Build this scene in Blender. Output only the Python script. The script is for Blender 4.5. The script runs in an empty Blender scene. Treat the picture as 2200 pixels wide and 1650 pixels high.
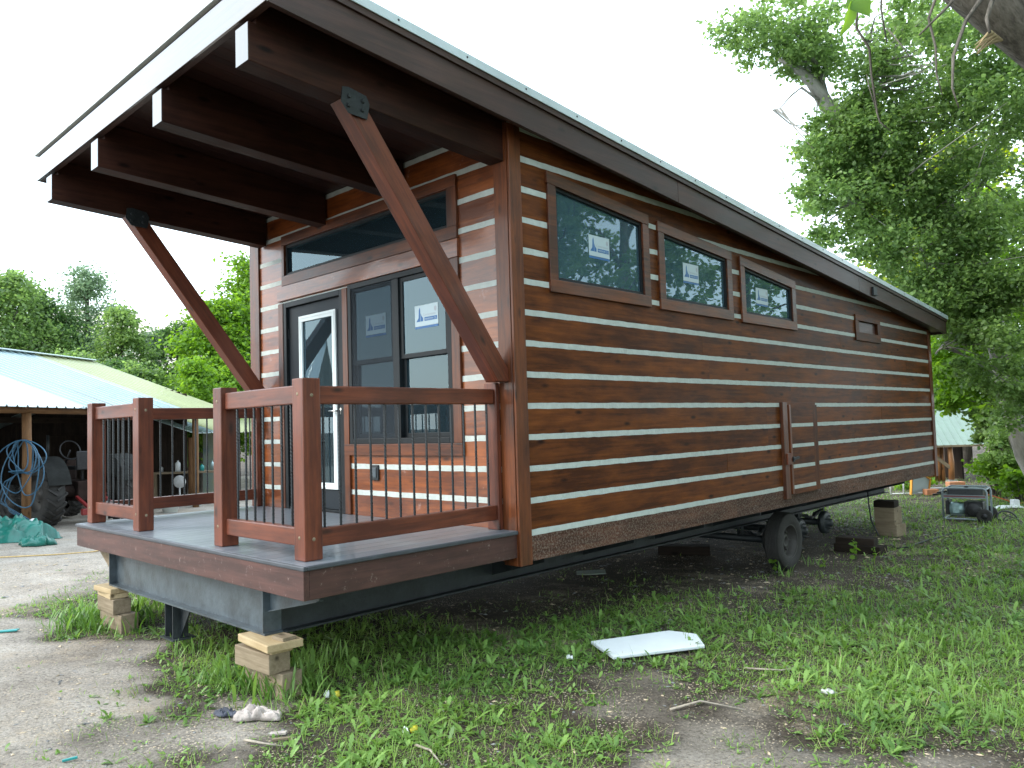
import bpy, math, random
import numpy as np
from mathutils import Vector, Matrix
R = math.radians
random.seed(7); RNG = np.random.default_rng(11)
sc = bpy.context.scene
col = sc.collection

# ---------------------------------------------------------------- camera
CAM = np.array([4.1055, -4.3029, 0.8112]); YAW, PIT, ROL, FPX = 43.8927, 3.0855, -1.7329, 1686.41
_y, _p, _r = R(YAW), R(PIT), R(ROL)
FW = np.array([-math.sin(_y)*math.cos(_p), math.cos(_y)*math.cos(_p), math.sin(_p)])
_r0 = np.array([math.cos(_y), math.sin(_y), 0]); _u0 = np.cross(_r0, FW)
RT = _r0*math.cos(_r)+_u0*math.sin(_r); UP = -_r0*math.sin(_r)+_u0*math.cos(_r)
cam_d = bpy.data.cameras.new('camera'); cam = bpy.data.objects.new('camera', cam_d); col.objects.link(cam)
cam.matrix_world = Matrix(((RT[0], UP[0], -FW[0], CAM[0]), (RT[1], UP[1], -FW[1], CAM[1]), (RT[2], UP[2], -FW[2], CAM[2]), (0, 0, 0, 1)))
cam_d.sensor_width = 36; cam_d.lens = FPX/2200*36; cam_d.clip_start = .05; cam_d.clip_end = 3000
sc.camera = cam
def at(u, v, d):
    "world point seen at photo pixel (u, v) at depth d metres"
    return CAM + d*(FW + RT*(u-1100)/FPX - UP*(v-825)/FPX)

# ---------------------------------------------------------------- sky, sun, exposure
SUN_EL, SUN_AZ = 34.0, 214.0      # azimuth clockwise from +y : light comes from -x,-y
w = bpy.data.worlds.new('World'); sc.world = w; w.use_nodes = True
nt = w.node_tree; bg = nt.nodes['Background']
sky = nt.nodes.new('ShaderNodeTexSky'); sky.sky_type = 'NISHITA'; sky.sun_disc = False
sky.sun_elevation = R(SUN_EL); sky.sun_rotation = R(SUN_AZ); sky.dust_density = 1.2; sky.air_density = 1.6; sky.ozone_density = 1.0
# thin bright cloud veil over the blue
tc = nt.nodes.new('ShaderNodeTexCoord'); nz = nt.nodes.new('ShaderNodeTexNoise'); nz.inputs['Scale'].default_value = 2.2; nz.inputs['Detail'].default_value = 6
mr = nt.nodes.new('ShaderNodeMapRange'); mr.inputs['From Min'].default_value = .25; mr.inputs['From Max'].default_value = .65; mr.inputs['To Min'].default_value = .72; mr.inputs['To Max'].default_value = .85
mx = nt.nodes.new('ShaderNodeMix'); mx.data_type = 'RGBA'; mx.inputs['B'].default_value = (7.7, 9.0, 10.1, 1)
nt.links.new(tc.outputs['Generated'], nz.inputs['Vector']); nt.links.new(nz.outputs['Fac'], mr.inputs['Value'])
nt.links.new(mr.outputs['Result'], mx.inputs['Factor']); nt.links.new(sky.outputs['Color'], mx.inputs['A'])
nt.links.new(mx.outputs['Result'], bg.inputs['Color']); bg.inputs['Strength'].default_value = 0.15
sun_d = bpy.data.lights.new('sun', 'SUN'); sun_d.energy = 1.4; sun_d.angle = R(22); sun_d.color = (1, .95, .86)
sun = bpy.data.objects.new('sun', sun_d); col.objects.link(sun)
_d = Vector((math.sin(R(SUN_AZ))*math.cos(R(SUN_EL)), math.cos(R(SUN_AZ))*math.cos(R(SUN_EL)), math.sin(R(SUN_EL))))
sun.rotation_euler = _d.to_track_quat('Z', 'Y').to_euler(); sun.location = (-10, -15, 20)
sc.view_settings.view_transform = 'Standard'; sc.view_settings.look = 'None'; sc.view_settings.exposure = 1.35; sc.view_settings.gamma = 1
sc.cycles.max_bounces = 8; sc.cycles.transparent_max_bounces = 12

# ---------------------------------------------------------------- materials
def new_mat(name):
    m = bpy.data.materials.new(name); m.use_nodes = True; nt = m.node_tree
    return m, nt, nt.nodes['Principled BSDF']
def N(nt, t, **kw):
    n = nt.nodes.new('ShaderNode'+t)
    for k, v in kw.items():
        if k in n.inputs: n.inputs[k].default_value = v
        else: setattr(n, k, v)
    return n
def ramp(nt, stops):
    r = nt.nodes.new('ShaderNodeValToRGB'); e = r.color_ramp.elements
    while len(e) < len(stops): e.new(.5)
    for i, (p, c) in enumerate(stops): e[i].position = p; e[i].color = (*c, 1)
    return r
def wood(name, dark, light, rough=.4, coat=0., gs=(1.2, 22, 22), bump=.25, speck=None, knots=True, coat_rough=.12, tone=.5, var=None):
    m, nt, b = new_mat(name); L = nt.links.new
    a = N(nt, 'Attribute', attribute_name='gc'); t = N(nt, 'Attribute', attribute_name='tone')
    mp = N(nt, 'Mapping'); mp.inputs['Scale'].default_value = gs; L(a.outputs['Vector'], mp.inputs['Vector'])
    n1 = N(nt, 'TexNoise', Scale=1.6, Detail=8, Roughness=.65, Distortion=.4); L(mp.outputs[0], n1.inputs['Vector'])
    mp2 = N(nt, 'Mapping'); mp2.inputs['Scale'].default_value = (1.6, 4, 4); L(a.outputs['Vector'], mp2.inputs['Vector'])
    n2 = N(nt, 'TexNoise', Scale=1.3, Detail=5, Roughness=.6); L(mp2.outputs[0], n2.inputs['Vector'])
    ad = N(nt, 'Math', operation='MULTIPLY_ADD'); ad.inputs[1].default_value = .5; L(n2.outputs['Fac'], ad.inputs[0])
    h = N(nt, 'Math', operation='MULTIPLY'); h.inputs[1].default_value = .5; L(n1.outputs['Fac'], h.inputs[0]); L(h.outputs[0], ad.inputs[2])
    tt = N(nt, 'Math', operation='MULTIPLY_ADD'); tt.inputs[1].default_value = tone*.18; L(t.outputs['Fac'], tt.inputs[0]); L(ad.outputs[0], tt.inputs[2])
    r = ramp(nt, [(.42, dark), (.8, light)]); L(tt.outputs[0], r.inputs['Fac']); c = r.outputs['Color']
    if knots:
        mk = N(nt, 'Mapping'); mk.inputs['Scale'].default_value = (2.6, 7, 7); L(a.outputs['Vector'], mk.inputs['Vector'])
        v = N(nt, 'TexVoronoi', Scale=1.); L(mk.outputs[0], v.inputs['Vector'])
        kr = ramp(nt, [(.06, (1, 1, 1)), (.17, (0, 0, 0))]); L(v.outputs['Distance'], kr.inputs['Fac'])
        mm = N(nt, 'Mix', data_type='RGBA'); L(kr.outputs['Color'], mm.inputs['Factor']); L(c, mm.inputs['A']); mm.inputs['B'].default_value = tuple(x*.35 for x in dark)+(1,)
        c = mm.outputs['Result']
    if speck:
        v2 = N(nt, 'TexNoise', Scale=speck[1], Detail=6, Roughness=.8); L(a.outputs['Vector'], v2.inputs['Vector'])
        sr = ramp(nt, [(speck[2], (0, 0, 0)), (speck[2]+.12, (1, 1, 1))]); L(v2.outputs['Fac'], sr.inputs['Fac'])
        sf = N(nt, 'Math', operation='MULTIPLY'); sf.inputs[1].default_value = speck[3]; L(sr.outputs['Color'], sf.inputs[0])
        mm = N(nt, 'Mix', data_type='RGBA'); L(sf.outputs[0], mm.inputs['Factor']); L(c, mm.inputs['A']); mm.inputs['B'].default_value = (*speck[0], 1)
        c = mm.outputs['Result']
    L(c, b.inputs['Base Color'])
    b.inputs['Specular IOR Level'].default_value = .14 if coat < .1 else .4
    if name == 'fascia_board': b.inputs['Coat IOR'].default_value = 1.85
    rr = N(nt, 'MapRange'); rr.inputs['To Min'].default_value = rough-.1; rr.inputs['To Max'].default_value = rough+.18; L(n2.outputs['Fac'], rr.inputs['Value']); L(rr.outputs[0], b.inputs['Roughness'])
    b.inputs['Coat Weight'].default_value = coat; b.inputs['Coat Roughness'].default_value = coat_rough
    bm = N(nt, 'Bump', Strength=bump, Distance=.01); L(ad.outputs[0], bm.inputs['Height']); L(bm.outputs[0], b.inputs['Normal'])
    bm2 = N(nt, 'Bump', Strength=bump*.6, Distance=.01); L(n2.outputs['Fac'], bm2.inputs['Height']); L(bm2.outputs[0], b.inputs['Coat Normal'])
    return m
def plain(name, c, rough=.5, metal=0., var=.12, scale=8, bump=.0, coat=0., c2=None, bs=60, spec=.5, patch=(.35, .7)):
    m, nt, b = new_mat(name); L = nt.links.new
    tc = N(nt, 'TexCoord'); n = N(nt, 'TexNoise', Scale=scale, Detail=6, Roughness=.65); L(tc.outputs['Object'], n.inputs['Vector'])
    c2 = c2 or tuple(min(1, x*(1+var)) for x in c); c1 = c if c2 != c and var == 0 else tuple(x*(1-var) for x in c)
    r = ramp(nt, [(patch[0], c1), (patch[1], c2)]); L(n.outputs['Fac'], r.inputs['Fac']); L(r.outputs['Color'], b.inputs['Base Color'])
    b.inputs['Metallic'].default_value = metal; b.inputs['Coat Weight'].default_value = coat; b.inputs['Specular IOR Level'].default_value = spec
    rr = N(nt, 'MapRange'); rr.inputs['To Min'].default_value = max(.02, rough-.12); rr.inputs['To Max'].default_value = min(1, rough+.12); L(n.outputs['Fac'], rr.inputs['Value']); L(rr.outputs[0], b.inputs['Roughness'])
    if bump:
        n2 = N(nt, 'TexNoise', Scale=bs, Detail=4); L(tc.outputs['Object'], n2.inputs['Vector'])
        bm = N(nt, 'Bump', Strength=bump, Distance=.01); L(n2.outputs['Fac'], bm.inputs['Height']); L(bm.outputs[0], b.inputs['Normal'])
    return m
def leafmat(name, c1, c2, trans=.45, gloss=.35, rough=.45):
    m, nt, b = new_mat(name); L = nt.links.new
    t = N(nt, 'Attribute', attribute_name='tone'); r = ramp(nt, [(0, c1), (1, c2)]); L(t.outputs['Fac'], r.inputs['Fac'])
    L(r.outputs['Color'], b.inputs['Base Color']); b.inputs['Roughness'].default_value = rough; b.inputs['Specular IOR Level'].default_value = gloss
    tr = N(nt, 'BsdfTranslucent'); hs = N(nt, 'HueSaturation', Saturation=1.15, Value=1.5); hs.inputs['Hue'].default_value = .485
    L(r.outputs['Color'], hs.inputs['Color']); L(hs.outputs[0], tr.inputs['Color'])
    mx = N(nt, 'MixShader'); mx.inputs[0].default_value = trans; L(b.outputs[0], mx.inputs[1]); L(tr.outputs[0], mx.inputs[2])
    L(mx.outputs[0], nt.nodes['Material Output'].inputs['Surface']); return m
def glassmat(name, tint=(.75, .82, .84), boost=1.0, haze=0.):
    m, nt, b = new_mat(name); L = nt.links.new
    tr = N(nt, 'BsdfTransparent', Color=(*tint, 1)); gl = N(nt, 'BsdfGlossy', Color=(.70, .88, .95, 1), Roughness=.015)
    fr = N(nt, 'Fresnel', IOR=1.75); mu = N(nt, 'Math', operation='MULTIPLY', use_clamp=True); mu.inputs[1].default_value = boost; L(fr.outputs[0], mu.inputs[0])
    tc = N(nt, 'TexCoord'); nz = N(nt, 'TexNoise', Scale=1.2, Detail=1); L(tc.outputs['Object'], nz.inputs['Vector'])
    bm = N(nt, 'Bump', Strength=.05, Distance=.02); L(nz.outputs['Fac'], bm.inputs['Height']); L(bm.outputs[0], gl.inputs['Normal'])
    df = N(nt, 'BsdfDiffuse', Color=(.13, .25, .32, 1)); mh = N(nt, 'MixShader'); mh.inputs[0].default_value = haze; L(tr.outputs[0], mh.inputs[1]); L(df.outputs[0], mh.inputs[2])
    mx = N(nt, 'MixShader'); L(mu.outputs[0], mx.inputs[0]); L(mh.outputs[0], mx.inputs[1]); L(gl.outputs[0], mx.inputs[2])
    L(mx.outputs[0], nt.nodes['Material Output'].inputs['Surface']); return m
def filmmat(name, c, alpha, rough=.35, bump=.5, sc_=3., tint=(1, 1, 1)):
    m, nt, b = new_mat(name); L = nt.links.new
    b.inputs['Base Color'].default_value = (*c, 1); b.inputs['Roughness'].default_value = rough
    tc = N(nt, 'TexCoord'); wv = N(nt, 'TexNoise', Scale=sc_, Detail=3, Distortion=1.5); L(tc.outputs['Object'], wv.inputs['Vector'])
    bm = N(nt, 'Bump', Strength=bump, Distance=.05); L(wv.outputs['Fac'], bm.inputs['Height']); L(bm.outputs[0], b.inputs['Normal'])
    tr = N(nt, 'BsdfTransparent', Color=(*tint, 1)); mx = N(nt, 'MixShader'); mx.inputs[0].default_value = alpha; L(tr.outputs[0], mx.inputs[1]); L(b.outputs[0], mx.inputs[2])
    L(mx.outputs[0], nt.nodes['Material Output'].inputs['Surface']); return m

M = {}
M['plank'] = wood('stained_plank', (.048, .0130, .0035), (.25, .074, .015), .5, .05, (1.0, 16, 16), .5, ((.30, .20, .16), 6, .66, .28))
M['plankmud'] = wood('dusty_bottom_board', (.05, .020, .011), (.19, .085, .052), .7, 0, (1.0, 16, 16), .4, ((.30, .26, .22), 60, .48, .45))
M['plankf'] = wood('orange_front_plank', (.10, .024, .006), (.42, .115, .022), .34, .6, (1.0, 16, 16), .4, ((.42, .30, .27), 7, .60, .45))  # front wall planks, lighter and more orange than the side wall's
M['trim'] = wood('stained_trim', (.05, .0135, .0045), (.23, .060, .013), .42, .2, (1.2, 20, 20), .25)
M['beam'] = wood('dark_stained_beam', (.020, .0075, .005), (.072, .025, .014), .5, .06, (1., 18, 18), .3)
M['fascia'] = wood('fascia_board', (.026, .014, .012), (.075, .038, .030), .30, 1., (.9, 18, 18), .15, None, True, .12)
M['sfascia'] = wood('side_fascia_board', (.032, .014, .011), (.095, .042, .030), .5, .12, (.9, 18, 18), .25)
M['barkn'] = wood('rough_near_bark', (.09, .08, .07), (.40, .36, .31), .95, 0, (3.5, 26, 26), 2.5, None, False)
M['post'] = wood('railing_wood', (.07, .017, .008), (.24, .060, .024), .42, .2, (1.4, 22, 22), .22, ((.5, .33, .28), 14, .68, .5))
M['rim'] = wood('rim_board', (.045, .019, .016), (.14, .058, .046), .5, .15, (.8, 14, 14), .3, ((.42, .33, .30), 18, .60, .55), False)
M['raw'] = wood('fresh_lumber', (.34, .25, .14), (.58, .46, .29), .6, 0, (2.2, 26, 26), .3)
M['oldraw'] = wood('weathered_lumber', (.17, .13, .085), (.36, .29, .205), .7, 0, (2.2, 26, 26), .35)
M['pole'] = wood('peeled_log', (.09, .045, .02), (.26, .14, .065), .6, 0, (1.5, 14, 14), .4)
M['barn'] = wood('barn_board', (.018, .013, .01), (.055, .04, .03), .8, 0, (1, 14, 14), .4)
M['log'] = wood('cabin_log', (.20, .085, .03), (.50, .24, .09), .5, .1, (1, 10, 10), .4)
M['deckb'] = wood('composite_deck_board', (.12, .135, .155), (.21, .23, .255), .36, .25, (1.5, 50, 50), .15, None, False)
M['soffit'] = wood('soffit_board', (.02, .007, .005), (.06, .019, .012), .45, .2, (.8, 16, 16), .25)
M['inside'] = wood('interior_board', (.30, .33, .34), (.44, .47, .47), .6, 0, (1, 10, 10), .1, None, False)
M['chink'] = plain('chinking', (.44, .48, .45), .75, var=.10, scale=14, bump=.5, bs=40)
M['metalroof'] = plain('pale_roof_metal', (.50, .58, .60), .33, .0, .08, 3, coat=.3)
M['flash'] = plain('speckled_flashing', (.42, .46, .46), .45, 0, 0, 90, c2=(.75, .8, .8), bump=.3, bs=120)
M['shedroof'] = plain('shed_roof_metal', (.25, .34, .35), .3, .0, .10, .6, coat=.6)
M['shedyellow'] = plain('yellow_roof_panel', (.29, .32, .16), .35, .0, .08, .6, coat=.4)
M['greenroof'] = plain('green_roof_metal', (.15, .22, .17), .38, .0, .15, 1.5, coat=.3)
M['black'] = plain('black_frame', (.009, .012, .014), .5, 0, .3, 6, spec=.25)
M['door'] = plain('dark_door_paint', (.014, .019, .024), .55, 0, .2, 4, spec=.25)
M['white'] = plain('white_vinyl', (.72, .77, .76), .35, 0, .05, 5)
M['steel'] = plain('grey_painted_steel', (.05, .065, .075), .42, .0, .45, 5, bump=.25, bs=30, coat=.2)
M['dsteel'] = plain('dark_steel', (.022, .027, .03), .5, .2, .4, 6, bump=.3, bs=40)
M['rebar'] = plain('black_rebar', (.016, .022, .026), .3, .3, .3, 20, coat=.4)
M['nickel'] = plain('satin_nickel', (.62, .6, .56), .28, 1, .05, 8)
M['tyre'] = plain('dusty_rubber', (.026, .024, .022), .8, 0, .4, 10, bump=.4, bs=50)
M['rim_w'] = plain('dusty_wheel_rim', (.05, .046, .042), .6, .1, .3, 9)
M['foam'] = plain('white_foam_sheet', (.72, .76, .78), .6, 0, .03, 6)
M['tarp'] = plain('teal_tarp', (.006, .13, .10), .4, 0, .25, 4, bump=.4, bs=14, coat=.2)
M['sack'] = plain('pale_sack', (.5, .5, .5), .7, 0, .15, 9)
M['rag'] = plain('stained_rag', (.42, .36, .33), .9, 0, .35, 16, bump=.5, bs=120)
M['drag'] = plain('dark_rag', (.05, .055, .075), .85, 0, .5, 16, bump=.5, bs=120)
M['hose'] = plain('blue_hose', (.02, .085, .15), .4, 0, .15, 5)
M['cord'] = plain('black_cord', (.02, .022, .025), .45, 0, .2, 5)
M['orange'] = plain('orange_cord', (.6, .12, .03), .45, 0, .15, 5)
M['yrope'] = plain('yellow_rope', (.55, .38, .16), .8, 0, .2, 30)
M['red'] = plain('red_paint', (.16, .015, .015), .4, 0, .1, 5)
M['genframe'] = plain('grey_generator_frame', (.22, .26, .28), .4, .2, .1, 8)
M['tank'] = plain('black_fuel_tank', (.04, .045, .05), .3, 0, .2, 8, coat=.4)
M['alu'] = plain('cast_aluminium', (.32, .45, .46), .4, .5, .2, 30)
M['engine'] = plain('dark_engine', (.018, .018, .02), .45, .2, .5, 30, bump=.4, bs=60)
M['tractor'] = plain('faded_tractor_paint', (.03, .02, .017), .85, 0, .35, 5, spec=.1)
M['fender'] = plain('dull_fender', (.02, .021, .02), .85, 0, .3, 5, spec=.1)
M['concrete'] = plain('concrete', (.33, .33, .32), .85, 0, .15, 10, bump=.4, bs=40)
M['brick'] = plain('orange_brick', (.45, .2, .1), .85, 0, .2, 10, bump=.4, bs=40)
M['signo'] = plain('orange_edge', (.7, .30, .03), .5, 0, .05, 5)
M['panel'] = plain('pale_sheet', (.52, .56, .53), .6, 0, .10, 1.5)
M['bluesheet'] = plain('blue_grey_sheet', (.16, .24, .30), .6, 0, 0, 1.2, c2=(.36, .38, .22))
M['plastic'] = plain('white_plastic', (.7, .72, .72), .4, 0, .08, 8)
M['teal'] = plain('teal_plastic', (.02, .25, .24), .4, 0, .08, 8)
M['yellow'] = plain('yellow_plastic', (.65, .55, .05), .5, 0, .08, 8)
M['twig'] = plain('dry_twig', (.30, .26, .21), .8, 0, .3, 30)
M['stone'] = plain('grey_stone', (.22, .22, .22), .85, 0, .3, 15, bump=.5, bs=60)
M['bark'] = wood('grey_bark', (.075, .065, .055), (.30, .27, .235), .9, 0, (2.5, 9, 9), 1.2, None, False)
M['palebark'] = wood('pale_bark', (.20, .19, .17), (.50, .48, .44), .85, 0, (2.5, 8, 8), 1.0, None, False)
M['vine'] = plain('pale_vine', (.42, .40, .36), .8, 0, .2, 20)
M['glass'] = glassmat('window_glass', (.45, .62, .70), 1.0, .34)
M['glassf'] = glassmat('front_glass', (.60, .76, .82), 1.05, .08)
M['film'] = filmmat('plastic_film', (.25, .32, .42), .95, .25, .12, 1.2)
M['screen'] = filmmat('insect_screen', (.10, .12, .14), .2, .9, .0, 3., (.5, .55, .58))
M['paper'] = plain('sticker_white', (.44, .54, .58), .5, 0, .02, 5)
M['sblue'] = plain('sticker_blue', (.02, .12, .32), .5, 0, .05, 5)
M['sgrey'] = plain('sticker_grey', (.35, .38, .42), .5, 0, .05, 5)
M['bulb'] = plain('frosted_bulb', (.85, .85, .85), .2, 0, .02, 5)
M['leafA'] = leafmat('cottonwood_leaf', (.085, .155, .05), (.24, .36, .12), .58, .5, .4)
M['leafB'] = leafmat('maple_leaf', (.07, .155, .02), (.22, .38, .07), .58, .35)
M['leafC'] = leafmat('dusty_leaf', (.10, .165, .095), (.26, .36, .21), .5, .35)
M['leafD'] = leafmat('dark_leaf', (.035, .085, .03), (.11, .20, .06), .5, .35)
M['leafY'] = leafmat('sunlit_leaf', (.14, .24, .02), (.42, .48, .06), .55, .3)
M['grass'] = leafmat('grass_blade', (.075, .15, .025), (.26, .40, .095), .35, .3)
M['dry'] = leafmat('dry_grass', (.22, .18, .09), (.42, .36, .22), .3, .2)
M['weed'] = leafmat('weed_leaf', (.07, .155, .032), (.24, .39, .10), .35, .35)

# ---------------------------------------------------------------- mesh building
class MB:
    def __init__(s): s.v = []; s.f = []; s.g = []; s.t = []; s.m = []; s.sm = []
    def add(s, verts, faces, d=(1, 0, 0), mat=0, smooth=False, off=None, tone=None):
        d = np.array(d, float); d /= np.linalg.norm(d)
        e = np.cross(d, (0, 0, 1) if abs(d[2]) < .9 else (0, 1, 0)); e /= np.linalg.norm(e); k = np.cross(d, e)
        if off is None: off = [random.uniform(-30, 30) for _ in range(3)]
        if tone is None: tone = random.uniform(-.5, .5)
        b = len(s.v)
        for p in verts:
            q = np.array(p, float); s.v.append(tuple(q)); s.g += [q@d+off[0], q@e+off[1], q@k+off[2]]; s.t.append(tone)
        for f in faces: s.f.append(tuple(i+b for i in f)); s.m.append(mat); s.sm.append(smooth)
    def box(s, x0, x1, y0, y1, z0, z1, d=None, **k):
        if d is None:
            L = (x1-x0, y1-y0, z1-z0); i = L.index(max(L)); d = [0, 0, 0]; d[i] = 1
        v = [(x, y, z) for z in (z0, z1) for y in (y0, y1) for x in (x0, x1)]
        s.add(v, [(0, 2, 3, 1), (4, 5, 7, 6), (0, 1, 5, 4), (2, 6, 7, 3), (0, 4, 6, 2), (1, 3, 7, 5)], d, **k)
    def prism(s, poly, ax, a0, a1, d=None, **k):
        "poly in the plane perpendicular to axis ax ('x': (y,z), 'y': (x,z), 'z': (x,y)), extruded a0..a1"
        n = len(poly)
        ar = sum(poly[i][0]*poly[(i+1) % n][1]-poly[(i+1) % n][0]*poly[i][1] for i in range(n))
        if ar < 0: poly = poly[::-1]
        if ax == 'y': a0, a1 = a1, a0
        f3 = {'x': lambda p, a: (a, p[0], p[1]), 'y': lambda p, a: (p[0], a, p[1]), 'z': lambda p, a: (p[0], p[1], a)}[ax]
        v = [f3(p, a0) for p in poly]+[f3(p, a1) for p in poly]
        fs = [tuple(range(n-1, -1, -1)), tuple(range(n, 2*n))]+[(i, (i+1) % n, n+(i+1) % n, n+i) for i in range(n)]
        if d is None: d = {'x': (0, 1, 0), 'y': (1, 0, 0), 'z': (1, 0, 0)}[ax]
        s.add(v, fs, d, **k)
    def beam(s, p0, p1, w, h, up=(0, 0, 1), **k):
        p0 = np.array(p0, float); p1 = np.array(p1, float); d = p1-p0; d /= np.linalg.norm(d)
        a = np.cross(d, up); a /= np.linalg.norm(a); b = np.cross(a, d)
        v = [p+a*sx*w/2+b*sz*h/2 for p in (p0, p1) for sz in (-1, 1) for sx in (-1, 1)]
        s.add(v, [(0, 1, 3, 2), (4, 6, 7, 5), (0, 4, 5, 1), (2, 3, 7, 6), (0, 2, 6, 4), (1, 5, 7, 3)], d, **k)
    def tube(s, pts, rad, n=8, cap=True, smooth=True, rough=0., **k):
        pts = [np.array(p, float) for p in pts]; rad = rad if hasattr(rad, '__len__') else [rad]*len(pts)
        vs = []; t = pts[1]-pts[0]; t /= np.linalg.norm(t)
        a = np.cross(t, (0, 0, 1) if abs(t[2]) < .9 else (0, 1, 0)); a /= np.linalg.norm(a)
        for i, p in enumerate(pts):
            t = pts[min(i+1, len(pts)-1)]-pts[max(i-1, 0)]; t /= np.linalg.norm(t)
            a = a-t*(a@t); a /= np.linalg.norm(a); b = np.cross(t, a)
            for j in range(n):
                th = 2*math.pi*j/n; r = rad[i]*(1+random.uniform(-rough, rough)); vs.append(p+a*math.cos(th)*r+b*math.sin(th)*r)
        fs = [(i*n+j, i*n+(j+1) % n, (i+1)*n+(j+1) % n, (i+1)*n+j) for i in range(len(pts)-1) for j in range(n)]
        if cap: fs += [tuple(range(n-1, -1, -1)), tuple((len(pts)-1)*n+j for j in range(n))]
        s.add(vs, fs, pts[-1]-pts[0] if np.linalg.norm(pts[-1]-pts[0]) > 1e-6 else (1, 0, 0), smooth=smooth, **k)
    def lathe(s, prof, c, axis, n=32, smooth=True, **k):
        "prof: [(radius, along)]"
        ax = np.array(axis, float); ax /= np.linalg.norm(ax); a = np.cross(ax, (0, 0, 1) if abs(ax[2]) < .9 else (0, 1, 0)); a /= np.linalg.norm(a); b = np.cross(ax, a)
        c = np.array(c, float); vs = [c+ax*h+(a*math.cos(2*math.pi*j/n)+b*math.sin(2*math.pi*j/n))*r for r, h in prof for j in range(n)]
        fs = [(i*n+j, i*n+(j+1) % n, (i+1)*n+(j+1) % n, (i+1)*n+j) for i in range(len(prof)-1) for j in range(n)]
        s.add(vs, fs, ax, smooth=smooth, **k)
    def build(s, name, mats, parent=None, bevel=0, loc=None):
        me = bpy.data.meshes.new(name); me.from_pydata(s.v, [], s.f)
        for m in (mats if isinstance(mats, (list, tuple)) else [mats]): me.materials.append(M[m] if isinstance(m, str) else m)
        a = me.attributes.new('gc', 'FLOAT_VECTOR', 'POINT'); a.data.foreach_set('vector', s.g)
        a = me.attributes.new('tone', 'FLOAT', 'POINT'); a.data.foreach_set('value', s.t)
        me.polygons.foreach_set('material_index', s.m); me.polygons.foreach_set('use_smooth', s.sm); me.update()
        o = bpy.data.objects.new(name, me); col.objects.link(o)
        if parent is not None: o.parent = parent; o.matrix_parent_inverse = parent_inv(parent)
        if bevel:
            b = o.modifiers.new('bevel', 'BEVEL'); b.width = bevel; b.segments = 2; b.limit_method = 'ANGLE'; b.angle_limit = R(40)
        return o
def world_loc(o):
    p = Vector((0, 0, 0))
    while o is not None: p += o.location; o = o.parent
    return p
def parent_inv(p): return Matrix.Translation(-world_of(p))
def world_of(o):
    m = Matrix.Identity(4)
    ch = []
    while o is not None: ch.append(o); o = o.parent
    for q in reversed(ch): m = m @ q.matrix_parent_inverse @ Matrix.Translation(q.location)
    return m.to_translation()
def tag(o, label=None, cat=None, group=None, kind=None):
    if label: o['label'] = label
    if cat: o['category'] = cat
    if group: o['group'] = group
    if kind: o['kind'] = kind
    return o
def thing(name, loc, label, cat, group=None):
    o = bpy.data.objects.new(name, None); col.objects.link(o); o.location = loc; o.empty_display_size = .2
    return tag(o, label, cat, group)
def fast_mesh(name, V, F, mats, tone=None, parent=None, smooth=False):
    "V (n,3), F (m,k) numpy"
    me = bpy.data.meshes.new(name); n, (m_, k) = len(V), F.shape
    me.vertices.add(n); me.vertices.foreach_set('co', np.asarray(V, np.float32).ravel())
    me.loops.add(m_*k); me.loops.foreach_set('vertex_index', F.astype(np.int32).ravel())
    me.polygons.add(m_); me.polygons.foreach_set('loop_start', np.arange(0, m_*k, k, dtype=np.int32)); me.polygons.foreach_set('loop_total', np.full(m_, k, np.int32))
    me.polygons.foreach_set('use_smooth', np.full(m_, smooth)); me.update(calc_edges=True); me.validate()
    for m in mats: me.materials.append(M[m])
    if tone is not None: a = me.attributes.new('tone', 'FLOAT', 'POINT'); a.data.foreach_set('value', np.asarray(tone, np.float32))
    o = bpy.data.objects.new(name, me); col.objects.link(o)
    if parent is not None: o.parent = parent; o.matrix_parent_inverse = parent_inv(parent)
    return o

# ---------------------------------------------------------------- ground
def sstep(t): t = np.clip(t, 0, 1); return t*t*(3-2*t)
def vnoise(x, y, s, seed=0):
    x = np.asarray(x, float)/s+seed*17.3; y = np.asarray(y, float)/s-seed*9.1
    xi, yi = np.floor(x).astype(np.int64), np.floor(y).astype(np.int64); fx, fy = sstep(x-xi), sstep(y-yi)
    def h(a, b):
        n = (a*374761393+b*668265263+seed*1442695) & 0x7fffffff; n = ((n ^ (n >> 13))*1274126177) & 0x7fffffff; return ((n ^ (n >> 16)) & 0xffff)/65535.
    return (h(xi, yi)*(1-fx)+h(xi+1, yi)*fx)*(1-fy)+(h(xi, yi+1)*(1-fx)+h(xi+1, yi+1)*fx)*fy
def gz(x, y):
    x = np.asarray(x, float); y = np.asarray(y, float)
    z = -.84-.2*sstep((y+1.5)/6.5)
    near = np.exp(-((x)**2+(y-3)**2)/900)
    return z+near*(.035*(vnoise(x, y, 1.1, 1)-.5)+.02*(vnoise(x, y, .35, 2)-.5)+.01*(vnoise(x, y, .12, 3)-.5))
def gp(u, v, up=0):
    "ground point seen at photo pixel (u, v)"
    r = FW + RT*(u-1100)/FPX - UP*(v-825)/FPX; z = -.9
    for _ in range(25): p = CAM+r*((z-CAM[2])/r[2]); z = float(gz(p[0], p[1]))
    return np.array([p[0], p[1], z+up])
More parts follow.
